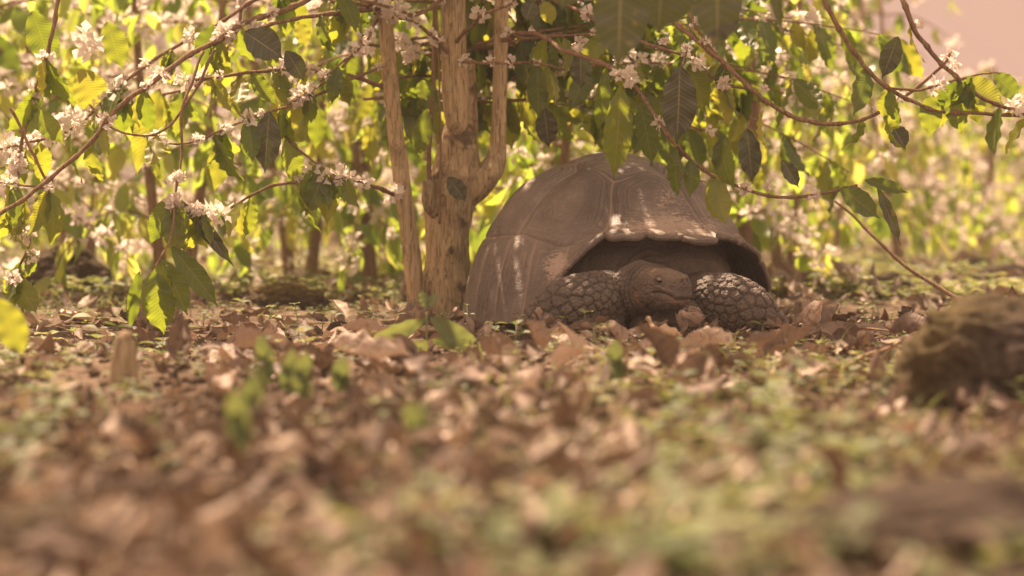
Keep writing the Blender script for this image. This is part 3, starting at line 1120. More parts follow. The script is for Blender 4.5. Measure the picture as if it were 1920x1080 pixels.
# front stem growing out of the scarred trunk
V, F = bark_tube(px_path([(862, 262, 9.27), (858, 230, 9.25), (853, 170, 9.24), (850, 90, 9.24), (850, 0, 9.24), (846, -140, 9.2), (850, -320, 9.1), (880, -560, 9.0)], TR),
                 [wr(10), wr(23), wr(25), wr(24), wr(23), wr(21), wr(16), wr(7)], 56, 220, 0.10,
                 [(px_path([(838, 168, 9.2)], TR)[0], 0.02, 0.012)])
mesh_np('stem', V, F, M['bark'], tree)
# right stem: leaves the trunk sideways and turns upright
V, F = bark_tube(px_path([(868, 372, 9.3), (895, 345, 9.3), (918, 322, 9.3), (932, 290, 9.3), (935, 230, 9.3), (938, 120, 9.3), (941, 0, 9.3), (950, -160, 9.35), (985, -360, 9.5), (1030, -560, 9.6)], TR),
                 [wr(26), wr(28), wr(25), wr(18), wr(14.5), wr(14), wr(13.5), wr(12.5), wr(10), wr(5)], 48, 220, 0.09,
                 [(px_path([(925, 325, 9.26)], TR)[0], 0.03, 0.01), (px_path([(936, 215, 9.28)], TR)[0], 0.012, 0.006)])
mesh_np('stem', V, F, M['bark'], tree)
# left stem
V, F = bark_tube(px_path([(790, 640, 9.2), (784, 590, 9.2), (775, 500, 9.18), (765, 420, 9.16), (748, 300, 9.14), (735, 180, 9.12), (724, 60, 9.1), (716, -60, 9.1), (700, -240, 9.0), (660, -520, 8.9)], TR),
                 [wr(21), wr(18), wr(17), wr(16.5), wr(15.5), wr(14.5), wr(14), wr(13), wr(11), wr(6)], 48, 240, 0.08,
                 [(px_path([(718, 160, 9.08)], TR)[0], 0.02, 0.010), (px_path([(752, 335, 9.12)], TR)[0], 0.02, 0.008), (px_path([(738, 270, 9.1)], TR)[0], 0.02, 0.007)])
mesh_np('stem', V, F, M['bark'], tree)
# thin sprouts
for lst, w_ in (([(806, 350, 9.22), (804, 300, 9.22), (808, 220, 9.2), (813, 120, 9.2), (816, 0, 9.2), (824, -200, 9.1)], [5, 4.5, 4, 4, 4, 3]),
                ([(824, 420, 9.18), (826, 300, 9.18), (824, 160, 9.18), (820, 40, 9.18), (800, -150, 9.1)], [2.5, 2.5, 2, 2, 1.5]),
                ([(890, 250, 9.25), (888, 200, 9.22), (892, 170, 9.2)], [2, 1.6, 1])):
    V, F = bark_tube(px_path(lst, TR), [wr(q) for q in w_], 8, 50, 0.06)
    mesh_np('sprout', V, F, M['twig'], tree)
# sawn stub left of the trunk
V, F = bark_tube(px_path([(822, 400, 9.24), (806, 380, 9.22), (803, 350, 9.2), (802, 338, 9.2)], TR), [wr(16), wr(16), wr(12), wr(11)], 16, 24, 0.12)
mesh_np('stub', V, F, M['cut'], tree)


def blossom_cluster(L, c, r, n=26, up=(0, 0, 1)):
    for _ in range(n):
        dv = rng.normal(size=3)
        dv /= np.linalg.norm(dv)
        p = np.asarray(c) + dv * r * rng.uniform(0.1, 0.55)
        L.add(p, dv + rng.normal(size=3) * 0.5, rng.normal(size=3), r * rng.uniform(0.5, 0.9), wscale=1.5)


def down_leaf(L, p, size, outward=None, spread=0.3, rnd=None, face=None):
    d = np.array([0, 0, -1.0]) + rng.normal(size=3) * spread * np.array([1, 1, 0.4])
    if outward is not None:
        d = d + np.asarray(outward) * 0.45
    nrm = rng.normal(size=3) + (np.array([0, -0.8, 0.5]) if face is None else face)
    L.add(p, d, nrm, size, rnd=rnd)


def make_branch(parent, root, lst, rpx, name='branch', leafn=6, blos=4, lsize=(0.11, 0.21), bsize=0.03, world_pts=None, tm=None, bt=26, rn=(0.0, 1.0)):
    pts = px_path(lst, root) if world_pts is None else np.asarray(world_pts) - root
    n = max(16, len(pts) * 8)
    rad0 = rpx / FPX * 8.5
    rads = np.linspace(rad0, rad0 * 0.55, len(pts))
    pr = np.hstack([pts, rads[:, None]])
    c = catmull(pr, n)
    # swollen nodes
    rr2 = c[:, 3] * (1 + 0.35 * (np.arange(n) % 6 == 0))
    jit = np.stack([0.007 * vnoise(c[:, :3] * 9, k) + 0.003 * vnoise(c[:, :3] * 24, k + 5) for k in range(3)], -1)
    V, F = tube(c[:, :3] + jit, rr2, 8)
    b = mesh_np(name, V, F, M['twig'], parent)
    Lh = Leaves(tm or HI)
    Bl = Leaves(PETAL)
    tanv_ = np.gradient(c[:, :3], axis=0)
    for _ in range(leafn):
        q = random.randrange(int(n * 0.3), n)
        sd = np.cross(tanv_[q], [0, 0, 1.0])
        sd /= np.linalg.norm(sd) + 1e-9
        wpt = c[q, :3] + np.asarray(root)
        if -0.60 < wpt[0] < 0.03 and wpt[1] < 9.4 and wpt[2] < 1.35:
            continue          # the stems themselves are bare
        for sg in ((-1, 1) if random.random() < 0.6 else (random.choice((-1, 1)),)):
            down_leaf(Lh, c[q, :3], random.uniform(*lsize), sd * sg * random.uniform(0.3, 1.0), rnd=random.uniform(*rn))
    for _ in range(blos):
        q = random.randrange(1, n)
        blossom_cluster(Bl, c[q, :3] + np.array([0, 0, 0.006]), bsize * random.uniform(0.6, 1.3), bt)
    if Lh.items:
        Lh.build('leaves', M['leaf'], b)
    if Bl.items:
        Bl.build('blossom', M['blossom'], b)
    return b, c


# branches seen in the photograph; every one runs back to a stem of the old tree
LB = [
    ([(716, -80, 9.1), (640, -40, 8.9), (560, 10, 8.8), (470, 40, 8.7), (425, 65, 8.65), (350, 107, 8.6), (290, 150, 8.55), (240, 190, 8.5), (185, 245, 8.5), (145, 290, 8.5), (75, 350, 8.5), (0, 402, 8.5), (-60, 430, 8.5)], 6, 5, 9),
    ([(712, -120, 9.1), (600, -60, 9.0), (470, 5, 8.9), (400, 50, 8.9), (300, 105, 8.9), (240, 150, 8.9), (165, 215, 8.9), (110, 255, 8.9), (35, 272, 8.9), (-30, 290, 8.9)], 4, 7, 12),
    ([(160, -150, 8.8), (110, 0, 8.8), (90, 100, 8.8), (60, 195, 8.8), (40, 280, 8.8), (30, 350, 8.8), (55, 450, 8.8), (15, 525, 8.8)], 4.5, 7, 9),
    ([(719, 163, 9.12), (640, 140, 9.0), (540, 131, 8.9), (470, 136, 8.8), (360, 152, 8.7), (345, 158, 8.7)], 4.5, 3, 4),
    ([(400, 90, 8.6), (380, 140, 8.6), (345, 200, 8.6), (300, 248, 8.6), (250, 252, 8.6), (200, 235, 8.6), (168, 195, 8.6)], 3, 0, 0),
    ([(730, 120, 9.12), (640, 158, 8.9), (560, 192, 8.8), (490, 214, 8.7), (420, 243, 8.7), (350, 270, 8.7), (270, 258, 8.7)], 3, 3, 7),
    ([(748, 368, 9.14), (700, 350, 8.9), (640, 333, 8.8), (560, 341, 8.8), (500, 355, 8.8), (430, 388, 8.8)], 4.5, 2, 5),
    ([(715, 30, 9.1), (640, 130, 8.9), (580, 170, 8.8), (520, 215, 8.8), (545, 265, 8.8), (600, 310, 8.8), (640, 334, 8.8)], 3, 2, 3),
    ([(722, 14, 9.1), (640, 22, 8.9), (530, 42, 8.7), (470, 60, 8.7)], 5, 2, 6),
    ([(380, 95, 8.6), (345, 200, 8.5), (340, 290, 8.5), (328, 375, 8.4), (318, 450, 8.3), (290, 500, 8.2)], 3, 1, 5),
    ([(720, 10, 9.1), (700, 40, 8.9), (690, 75, 8.8), (655, 110, 8.8), (600, 150, 8.8)], 3.5, 2, 3),
    ([(716, -60, 9.1), (700, 5, 9.0), (600, -5, 9.0), (520, -20, 9.0)], 5, 3, 5),
    ([(480, -60, 9.2), (455, 0, 9.2), (440, 60, 9.2), (380, 150, 9.2), (300, 180, 9.2), (200, 205, 9.2), (100, 230, 9.2)], 3.5, 6, 10),
    ([(20, 200, 8.6), (90, 345, 8.6), (60, 348, 8.6), (-20, 343, 8.6)], 3, 1, 3),
    ([(330, 375, 8.4), (360, 395, 8.4), (385, 398, 8.4)], 2, 0, 3),
    ([(850, -20, 9.2), (780, 30, 9.0), (740, 15, 8.95), (640, -10, 8.9)], 4, 3, 5),
    ([(850, 110, 9.24), (810, 70, 9.1), (770, 40, 9.0), (700, 24, 9.0)], 4.5, 3, 6),
    ([(858, 78, 9.2), (880, 50, 9.1), (905, 28, 9.0), (960, 8, 9.0), (1000, -20, 9.0)], 4, 3, 4),
]
RB = [
    ([(960, -260, 9.4), (1060, -160, 8.9), (1180, -20, 8.5), (1270, 45, 8.3), (1320, 90, 8.2), (1370, 128, 8.15), (1420, 178, 8.1), (1480, 214, 8.1), (1550, 232, 8.1), (1610, 224, 8.1), (1680, 190, 8.1), (1760, 130, 8.1), (1785, 95, 8.1)], 5, 1, 3),
    ([(990, -380, 9.5), (1240, -240, 8.8), (1450, -120, 8.3), (1530, -40, 8.1), (1550, 5, 8.0), (1580, 60, 8.0), (1620, 120, 8.0), (1665, 165, 8.0), (1720, 195, 8.0), (1790, 212, 8.0), (1920, 217, 8.0), (1980, 215, 8.0)], 5.5, 1, 2),
    ([(1020, -540, 9.6), (1300, -400, 8.9), (1560, -220, 8.3), (1660, -70, 8.1), (1695, 5, 8.0), (1720, 60, 8.0), (1760, 115, 8.0), (1800, 150, 8.0), (1850, 190, 8.0), (1935, 214, 8.0)], 6, 2, 3),
    ([(940, 75, 9.3), (1000, 62, 8.9), (1060, 95, 8.6), (1140, 128, 8.3), (1200, 178, 8.2), (1260, 265, 8.1), (1310, 310, 8.1), (1360, 340, 8.1), (1420, 362, 8.1), (1480, 371, 8.1), (1540, 363, 8.1), (1610, 347, 8.1)], 4.5, 1, 4),
    ([(945, -40, 9.35), (1080, 20, 8.8), (1190, 72, 8.4), (1290, 108, 8.3), (1340, 148, 8.2), (1412, 168, 8.2)], 4, 1, 3),
    ([(1300, -60, 8.3), (1290, 10, 8.25), (1310, 60, 8.2), (1340, 100, 8.2), (1380, 130, 8.2)], 3, 2, 3),
    ([(1669, 167, 8.0), (1730, 169, 8.0), (1790, 152, 8.0), (1830, 140, 8.0), (1870, 135, 8.0)], 2.5, 1, 1),
    ([(941, 60, 9.3), (980, 70, 9.0), (1080, 66, 8.8), (1150, 60, 8.7)], 3, 2, 4),
    ([(860, 115, 9.22), (900, 118, 9.0), (990, 118, 8.9), (1060, 130, 8.8)], 3.5, 2, 4),
    ([(1290, 235, 8.1), (1330, 245, 8.1), (1366, 258, 8.1)], 2, 0, 1),
    ([(1262, 200, 8.12), (1280, 120, 8.15), (1290, 90, 8.2)], 2.5, 0, 1),
]
for lst, rp, nl, nb in LB:
    make_branch(tree, TR, lst, rp, leafn=nl + 3, blos=nb, bsize=0.038, bt=34, rn=(0.35, 1.0))  # paler left-hand tones put the backlight into the leaf colour
for lst, rp, nl, nb in RB:
    make_branch(tree, TR, lst, rp, leafn=nl + 2, blos=nb, bsize=0.028)

# the leaves that stand out in the photograph, hung at their own distances
SL = Leaves(HI)


def px_leaf(L, root, x0, y0, x1, y1, wpx, Yd, rnd, k=None, dy=0.0, tilt=0.0):
    a = np.array(P(x0, y0, Yd))
    b = np.array(P(x1, y1, Yd + dy))
    d = b - a
    ln = np.linalg.norm(d)
    side = np.cross(d / ln, [0, 1, 0])
    nrm = np.array([0, -1.0, 0]) + side * tilt + np.array([0, 0, 0.25])
    w = wpx / FPX * Yd
    L.add(a - root, d, nrm, ln, rnd=rnd, k=k if k is not None else random.randrange(2), wscale=w / (ln * 0.40))


for q in [(1275, 122, 1270, 272, 68, 8.0, 0.05, 0), (1165, 160, 1152, 340, 52, 8.1, 0.62, 1), (1200, 188, 1226, 314, 42, 8.15, 0.15, 0),
          (1138, 128, 1120, 252, 28, 8.2, 0.3, 1), (1088, 98, 1090, 168, 42, 8.6, 0.05, 0), (1575, 352, 1652, 408, 46, 8.0, 0.35, 0),
          (1620, 338, 1708, 358, 24, 8.0, 0.3, 1), (1645, 352, 1692, 460, 24, 8.3, 0.1, 0), (1742, 178, 1746, 258, 44, 8.0, 0.6, 0),
          (1780, 168, 1808, 252, 42, 8.0, 0.55, 1), (1684, 68, 1654, 148, 40, 8.2, 0.08, 0), (1795, 150, 1888, 196, 56, 8.05, 0.8, 0),
          (1862, 138, 1918, 186, 40, 8.1, 0.3, 1), (1815, 160, 1838, 236, 40, 8.1, 0.7, 0), (1760, 165, 1770, 240, 42, 8.1, 0.75, 1),
          (458, 60, 532, 108, 62, 8.6, 0.1, 0), (536, 95, 572, 152, 36, 8.7, 0.1, 1), (505, 208, 495, 326, 52, 8.7, 0.12, 0),
          (482, 212, 458, 302, 38, 8.75, 0.2, 1), (345, 380, 442, 502, 26, 8.4, 0.1, 1), (322, 462, 410, 575, 44, 8.3, 0.3, 0),
          (305, 488, 352, 592, 50, 8.25, 0.5, 0), (288, 508, 305, 632, 60, 8.2, 0.55, 1), (262, 508, 240, 622, 26, 8.3, 0.3, 0),
          (840, 332, 874, 378, 34, 9.1, 0.05, 0), (800, 205, 782, 300, 34, 9.05, 0.5, 1), (790, 150, 802, 190, 36, 9.05, 0.5, 0),
          (1020, 2, 1036, 48, 30, 8.6, 0.95, 1), (1000, 0, 985, 40, 34, 8.6, 0.1, 0), (1672, 235, 1700, 280, 40, 8.6, 0.05, 0),
          (1400, 240, 1412, 345, 44, 9.0, 0.05, 0), (1465, 300, 1500, 352, 30, 8.9, 0.1, 0), (1020, 200, 1030, 280, 40, 9.0, 0.05, 1),
          (60, 20, 100, 130, 60, 8.9, 0.4, 0), (560, 40, 575, 90, 30, 8.8, 0.85, 0), (400, 45, 372, 130, 42, 8.7, 0.2, 1),
          (200, 40, 230, 130, 50, 9.0, 0.6, 0), (150, 130, 190, 210, 60, 8.9, 0.9, 1), (300, 165, 250, 330, 50, 9.0, 0.8, 0),
          (420, 260, 400, 360, 44, 9.1, 0.7, 0), (600, 200, 590, 280, 36, 9.1, 0.5, 0), (160, 130, 145, 215, 56, 9.1, 0.7, 1)]:
    px_leaf(SL, TR, *q)
OL = Leaves(HI)
OL.items = [it for it in SL.items if it[2] < 0.13]
SL.items = [it for it in SL.items if it[2] >= 0.13]
SL.build('leaves', M['leaf'], tree)
OL.build('shaded_leaves', M['shadeleaf'], tree)
# loose blossom on the right-hand sprays
BL = Leaves(PETAL)
for (x, y, r_, Yd) in [(1304, 115, 0.036, 8.15), (1358, 156, 0.030, 8.15), (1246, 78, 0.020, 8.25), (1182, 145, 0.036, 8.2), (1158, 140, 0.028, 8.2), (1158, 110, 0.02, 8.2),
                       (1722, 46, 0.022, 8.0), (1905, 200, 0.040, 8.0), (1432, 165, 0.02, 8.2), (1440, 350, 0.022, 8.1), (1790, 122, 0.022, 8.0),
                       (1085, 82, 0.04, 8.8), (585, 320, 0.04, 8.8), (25, 275, 0.05, 8.9), (90, 250, 0.06, 8.9), (160, 80, 0.07, 8.9), (225, 175, 0.06, 8.9),
                       (140, 225, 0.05, 8.8), (410, 400, 0.06, 8.8), (325, 400, 0.05, 8.5), (45, 430, 0.05, 8.6), (60, 480, 0.03, 8.6), (25, 520, 0.035, 8.6), (745, 75, 0.05, 9.3), (770, 100, 0.05, 9.3)]:
    blossom_cluster(BL, np.array(P(x, y, Yd)) - TR, r_, 40)
BL.build('blossom', M['blossom'], tree)


# ------------------------------------------------------------------ coffee shrubs: prototype and copies
def lateral(g, L, Bl, p0, az, length, droop, r0, leaf_p, blos_p, lsize=(0.13, 0.2), rise=0.35, bs=0.055, bt=20):
    n = max(5, int(length / 0.09))
    s = np.linspace(0, 1, n)
    out_ = np.array([math.cos(az), math.sin(az), 0])
    side = np.array([-math.sin(az), math.cos(az), 0])
    bend = random.uniform(-0.25, 0.25)
    pts = p0 + out_ * (s * length)[:, None] + side * (bend * length * s ** 2)[:, None] + np.array([0, 0, 1]) * (rise * length * s - droop * length * s ** 2)[:, None]
    pts[:, 2] = np.maximum(pts[:, 2], 0.12)
    V, F = tube(pts, np.linspace(r0, r0 * 0.35, n), 5)
    g.add(V, F)
    for q in range(1, n):
        if random.random() < leaf_p:
            for sg in (-1, 1):
                if random.random() < 0.85:
                    down_leaf(L, pts[q] + side * sg * 0.01, random.uniform(*lsize), side * sg * random.uniform(0.4, 1.1) + out_ * 0.4, 0.35, face=np.array([0, 0, 0.6]))
        if random.random() < blos_p:
            blossom_cluster(Bl, pts[q] + np.array([0, 0, 0.01]), bs * random.uniform(0.6, 1.4), bt)


def make_shrub(seed, height=2.3, nst=2, nlat=34, leaf_p=0.85, blos_p=0.3, zmin=0.32, spread=0.9, mat='bgleaf', tm=LO):
    random.seed(seed)
    root = empty('coffee_shrub', (0, 0, 0))
    g = Geo()
    L = Leaves(tm)
    Bl = Leaves(PETAL)
    gb = Geo()
    stems = []
    for k in range(nst):
        az = random.uniform(0, 6.28)
        r_ = random.uniform(0.15, 0.4)
        pts = np.array([[0.04 * math.cos(az), 0.04 * math.sin(az), -0.05], [0.10 * math.cos(az), 0.10 * math.sin(az), 0.35],
                        [r_ * 0.7 * math.cos(az), r_ * 0.7 * math.sin(az), height * 0.5], [r_ * math.cos(az), r_ * math.sin(az), height]])
        c = catmull(np.hstack([pts, np.array([[0.036], [0.026], [0.018], [0.006]])]), 24)
        V, F = tube(c[:, :3], c[:, 3] * (1 + 0.15 * rng.random(24)), 9)
        g.add(V, F)
        stems.append(c)
    for k in range(nlat):
        c = random.choice(stems)
        zt = zmin + (height - zmin) * (k + random.random()) / nlat
        q = int(np.argmin(np.abs(c[:, 2] - zt)))
        fr = (zt - zmin) / (height - zmin)
        length = spread * random.uniform(0.65, 1.1) * (1 - 0.45 * fr)
        lateral(gb, L, Bl, c[q, :3], random.uniform(0, 6.28), length, random.uniform(0.45, 0.95), 0.008, leaf_p, blos_p, rise=random.uniform(0.2, 0.5))
    g.build('trunk', M['twig'], root)
    gb.build('branches', M['twig'], root)
    L.build('crown', M[mat], root)
    Bl.build('blossom', M['blossom'], root)
    return root


def copy_tree(o, parent=None):
    c = o.copy()
    COL.objects.link(c)
    c.parent = parent
    for ch in [x for x in bpy.data.objects if x.parent == o]:
        copy_tree(ch, c)
    return c


protos = [make_shrub(101, 2.4, 2, 38, blos_p=0.6), make_shrub(102, 2.2, 3, 33, blos_p=0.75), make_shrub(103, 2.6, 2, 38, leaf_p=0.85, blos_p=0.35),
          make_shrub(104, 2.0, 2, 32, leaf_p=0.6, blos_p=0.8), make_shrub(105, 2.5, 2, 36, leaf_p=0.75, blos_p=0.5)]
random.seed(11)
# (pixel x of the base, distance, prototype, scale)
spots = [(-60, 10.9, 3, 1.0), (330, 11.3, 1, 0.95), (560, 12.6, 0, 1.0), (1010, 11.5, 2, 1.0), (1230, 12.6, 0, 1.05), (700, 11.9, 4, 0.9), (1110, 14.2, 4, 1.0), (870, 13.2, 2, 1.0), (1390, 11.8, 1, 0.85), (1480, 13.6, 2, 1.0),
         (150, 13.5, 0, 1.0), (740, 14.5, 3, 1.05), (1300, 16.0, 4, 1.1), (1700, 15.6, 4, 0.9),
         (-80, 16.5, 1, 1.1), (430, 17.0, 4, 1.1), (930, 18.0, 1, 1.1), (1130, 19.5, 2, 1.2), (1560, 19.5, 1, 1.0), (1760, 22.0, 3, 0.8), (1845, 17.5, 1, 0.62), (1960, 19.0, 0, 0.6), (1690, 24.0, 3, 0.8), (1830, 27.0, 1, 0.75), (1905, 23.0, 4, 0.62), (1620, 23.5, 1, 0.8), (1930, 26.0, 0, 0.75),
         (100, 21, 2, 1.2), (620, 22, 0, 1.2), (300, 26, 3, 1.3), (860, 26, 4, 1.3), (1050, 29, 0, 1.3), (1340, 25, 3, 1.2), (1600, 31, 2, 1.0),
         (1450, 38, 4, 1.3), (1720, 40, 1, 0.9), (1880, 42, 3, 0.8), (500, 34, 1, 1.4), (0, 32, 4, 1.4), (700, 40, 2, 1.5), (1200, 42, 1, 1.5), (200, 42, 0, 1.5)]
ordw = ['first', 'second', 'third', 'fourth', 'fifth', 'sixth', 'seventh', 'eighth', 'ninth', 'tenth', 'eleventh', 'twelfth', 'thirteenth',
        'fourteenth', 'fifteenth', 'sixteenth', 'seventeenth', 'eighteenth', 'nineteenth', 'twentieth']
rows = {'nearest': [], 'second': [], 'third': [], 'farthest': []}
for s in spots:
    rows['nearest' if s[1] < 14 else 'second' if s[1] < 20 else 'third' if s[1] < 31.5 else 'farthest'].append(s)
used = set()
for rn, lst in rows.items():
    for k, (px, Yd, pi, scl) in enumerate(sorted(lst)):
        r0 = protos[pi] if pi not in used else copy_tree(protos[pi])
        used.add(pi)
        x = (px - 960) / FPX * Yd
        r0.location = (x, Yd, float(gz(x, Yd)[0]))
        r0.rotation_euler = (0, 0, random.uniform(0, 6.28))
        r0.scale = (scl, scl, scl)
        tag(r0, 'coffee shrub in blossom, %s from left in the %s row behind the tortoise' % (ordw[k], rn), 'shrub', 'coffee shrubs in the grove behind')

# two coffee trees just outside the frame whose crowns overhang the foreground, the left one added for its shade, and the old tree's own crown
def big_crown(root, stems, nlat, zlo, zhi, spread, seed, name='crown', lp=0.8, az_rng=(0, 6.28), bp=0.1, tm=LO):
    random.seed(seed)
    gb, L, Bl = Geo(), Leaves(tm), Leaves(PETAL)
    for k in range(nlat):
        c = random.choice(stems)
        z = random.uniform(zlo, zhi)
        q = int(np.argmin(np.abs(c[:, 2] - z)))
        lateral(gb, L, Bl, c[q, :3], random.uniform(*az_rng), spread * random.uniform(0.6, 1.1), random.uniform(0.15, 0.4), 0.009, lp, bp, (0.15, 0.22), rise=random.uniform(0.2, 0.45), bt=10)
    gb.build('upper_branches', M['twig'], root)
    L.build(name, M['leaf'], root)
    Bl.build('blossom', M['blossom'], root)


stm = [catmull(px_path([(716, -60, 9.1), (700, -240, 9.0), (660, -560, 8.9), (640, -900, 8.8)], TR), 20),
       catmull(px_path([(950, -160, 9.35), (985, -360, 9.5), (1030, -640, 9.6), (1040, -900, 9.6)], TR), 20),
       catmull(px_path([(846, -140, 9.2), (850, -320, 9.1), (880, -640, 9.0), (890, -950, 9.0)], TR), 20)]
big_crown(tree, stm, 40, 1.5, 2.7, 1.7, 201, az_rng=(R(-105), R(115)))
big_crown(tree, stm, 44, 1.45, 2.6, 0.9, 207, name='added_shade_crown', az_rng=(R(-20), R(170)), bp=0.03)  # extra unseen boughs added in the sun's path to keep the tortoise shaded
# lower laterals reaching back behind the trunk and over the tortoise, hung with big leaves
random.seed(402)
gb, L, Bl = Geo(), Leaves(HI), Leaves(PETAL)
for k in range(32):
    q = np.array([random.uniform(-0.35, 0.25), random.uniform(0.1, 0.3), random.uniform(0.85, 1.45)])
    lateral(gb, L, Bl, q, random.choice((random.uniform(R(4), R(50)), random.uniform(R(12), R(160)))), random.uniform(1.0, 2.0), random.uniform(0.12, 0.3), 0.007, 0.62, 0.3,
            (0.15, 0.23), rise=random.uniform(0.0, 0.25), bs=0.04, bt=26)
gb.build('lower_branches', M['twig'], tree)
L.build('lower_crown', M['leaf'], tree)
Bl.build('blossom', M['blossom'], tree)


def side_tree(loc, label, seed, az_rng, nlat, reach, height=3.0, lp=0.8):
    r = empty('coffee_tree', loc)
    tag(r, label, 'tree')
    g = Geo()
    st = []
    for k in range(3):
        a = k * 2.1 + seed
        pts = np.array([[0.05 * math.cos(a), 0.05 * math.sin(a), -0.05], [0.1 * math.cos(a), 0.1 * math.sin(a), 0.6],
                        [0.2 * math.cos(a), 0.2 * math.sin(a), 1.7], [0.3 * math.cos(a), 0.3 * math.sin(a), height]])
        c = catmull(np.hstack([pts, np.array([[0.06], [0.045], [0.03], [0.01]])]), 30)
        V, F = tube(c[:, :3], c[:, 3], 12)
        g.add(V, F)
        st.append(c)
    g.build('trunk', M['bark'], r)
    big_crown(r, st, nlat, 1.75, height - 0.1, reach, seed, az_rng=az_rng, lp=lp)
    return r


RT = side_tree((2.3, 5.6, 0), 'coffee tree standing right of the frame whose dark leaves hang in from the top edge', 301, (R(95), R(265)), 20, 2.4)
LT = side_tree((-2.6, 5.2, 0), 'coffee tree added left of the frame for shade with leaves hanging in at the left edge', 302, (R(-80), R(80)), 8, 2.2, lp=0.7)
RTl = np.array([2.3, 5.6, 0])
LTl = np.array([-2.6, 5.2, 0])
wp = [RTl + np.array([0, 0, 1.75])] + [np.array(P(a, b, c)) for a, b, c in [(1900, -330, 6.0), (1560, -160, 6.4), (1340, -75, 6.5), (1230, -70, 6.5), (1120, -60, 6.5)]]
b_, _ = make_branch(RT, RTl, None, 6, leafn=0, blos=0, world_pts=wp)
NL = Leaves(HI)
for q in [(1165, -70, 1160, 128, 104, 6.5, 0.02, 0), (1240, -50, 1236, 66, 78, 6.6, 0.08, 1), (1345, -70, 1346, 98, 92, 6.4, 0.04, 0), (1440, -60, 1470, 60, 24, 6.6, 0.1, 1),
          (1290, -60, 1262, 50, 50, 6.7, 0.2, 0), (1075, -80, 1050, 20, 60, 6.8, 0.02, 1)]:
    px_leaf(NL, RTl, *q)
NL.build('leaves', M['shadeleaf'], b_)
wp = [LTl + np.array([0, 0, 1.3])] + [np.array(P(a, b, c)) for a, b, c in [(-420, 200, 6.0), (-140, 80, 6.2), (-30, 70, 6.3), (5, 95, 6.3)]]
b_, _ = make_branch(LT, LTl, None, 4, leafn=0, blos=0, world_pts=wp)
NL = Leaves(HI)
px_leaf(NL, LTl, -30, 60, 42, 140, 46, 6.3, 0.05, 0)
NL.build('leaves', M['leaf'], b_)
wp = [LTl + np.array([0, 0, 1.1])] + [np.array(P(a, b, c)) for a, b, c in [(-420, 300, 5.9), (-120, 480, 6.1), (-10, 560, 6.3)]]
b_, _ = make_branch(LT, LTl, None, 4, leafn=0, blos=0, world_pts=wp)
NL = Leaves(HI)
px_leaf(NL, LTl, -4, 560, 44, 668, 62, 6.3, 0.75, 0)
NL.build('leaves', M['leaf'], b_)


# ------------------------------------------------------------------ ground litter
def zone(px, py):
    if py > 900:
        return 'along the bottom edge'
    if py > 770:
        return 'in the left foreground' if px < 960 else 'in the right foreground'
    if px < 330:
        return 'around the small stump'
    if px < 720:
        return 'right of the stump' if py > 640 else 'left of the trunk'
    if px < 960:
        return 'in front of the coffee trunk'
    if px < 1170:
        return 'before the foreleg nearest the trunk'
    if px < 1310:
        return 'under the tortoise head'
    if px < 1500:
        return 'before the foreleg near the rock'
    return 'between tortoise and mossy rock'


def free(x, y, pad=0.0):
    """not inside the tortoise or the trunks"""
    dx, dy = x - TC.x, y - TC.y
    lx, ly = dx * ct + dy * st_, -dx * st_ + dy * ct
    if (lx / (0.50 + pad)) ** 2 + (ly / (0.56 + pad)) ** 2 < 1:
        return False
    if math.hypot(x + 0.25, y - 9.3) < 0.12 + pad:
        return False
    # the forelegs
    for a_, b_ in (((0.12, 8.2), (0.38, 8.25)), ((0.68, 8.32), (0.93, 8.34)), ((0.45, 8.2), (0.6, 8.25))):
        t_ = max(0, min(1, ((x - a_[0]) * (b_[0] - a_[0]) + (y - a_[1]) * (b_[1] - a_[1])) / ((b_[0] - a_[0]) ** 2 + (b_[1] - a_[1]) ** 2)))
        if math.hypot(x - a_[0] - t_ * (b_[0] - a_[0]), y - a_[1] - t_ * (b_[1] - a_[1])) < 0.05 + pad:
            return False
    return True


random.seed(21)
dead_all = []
# individually placed dead leaves, the ones that show largest
tries = 0
while len(dead_all) < 230 and tries < 5000:
    tries += 1
    y = 4.2 + 4.9 * random.random() ** 0.75
    x = random.uniform(-0.215, 0.215) * y
    if not free(x, y, 0.03):
        continue
    px, py = proj((x, y, 0))
    dens = 1.0 if py < 770 else 0.55
    if px < 420 and py > 760:
        dens = 0.4
    if random.random() > dens:
        continue
    if (abs(px - 232) < 75 and 5.2 < y < 6.5) or (-0.95 < x < -0.35 and 4.9 < y < 6.1 and random.random() < 0.75):
        continue
    dead_all.append((x, y, random.uniform(0.08, 0.22) * (1 if y > 5.7 else 0.62), random.random()))
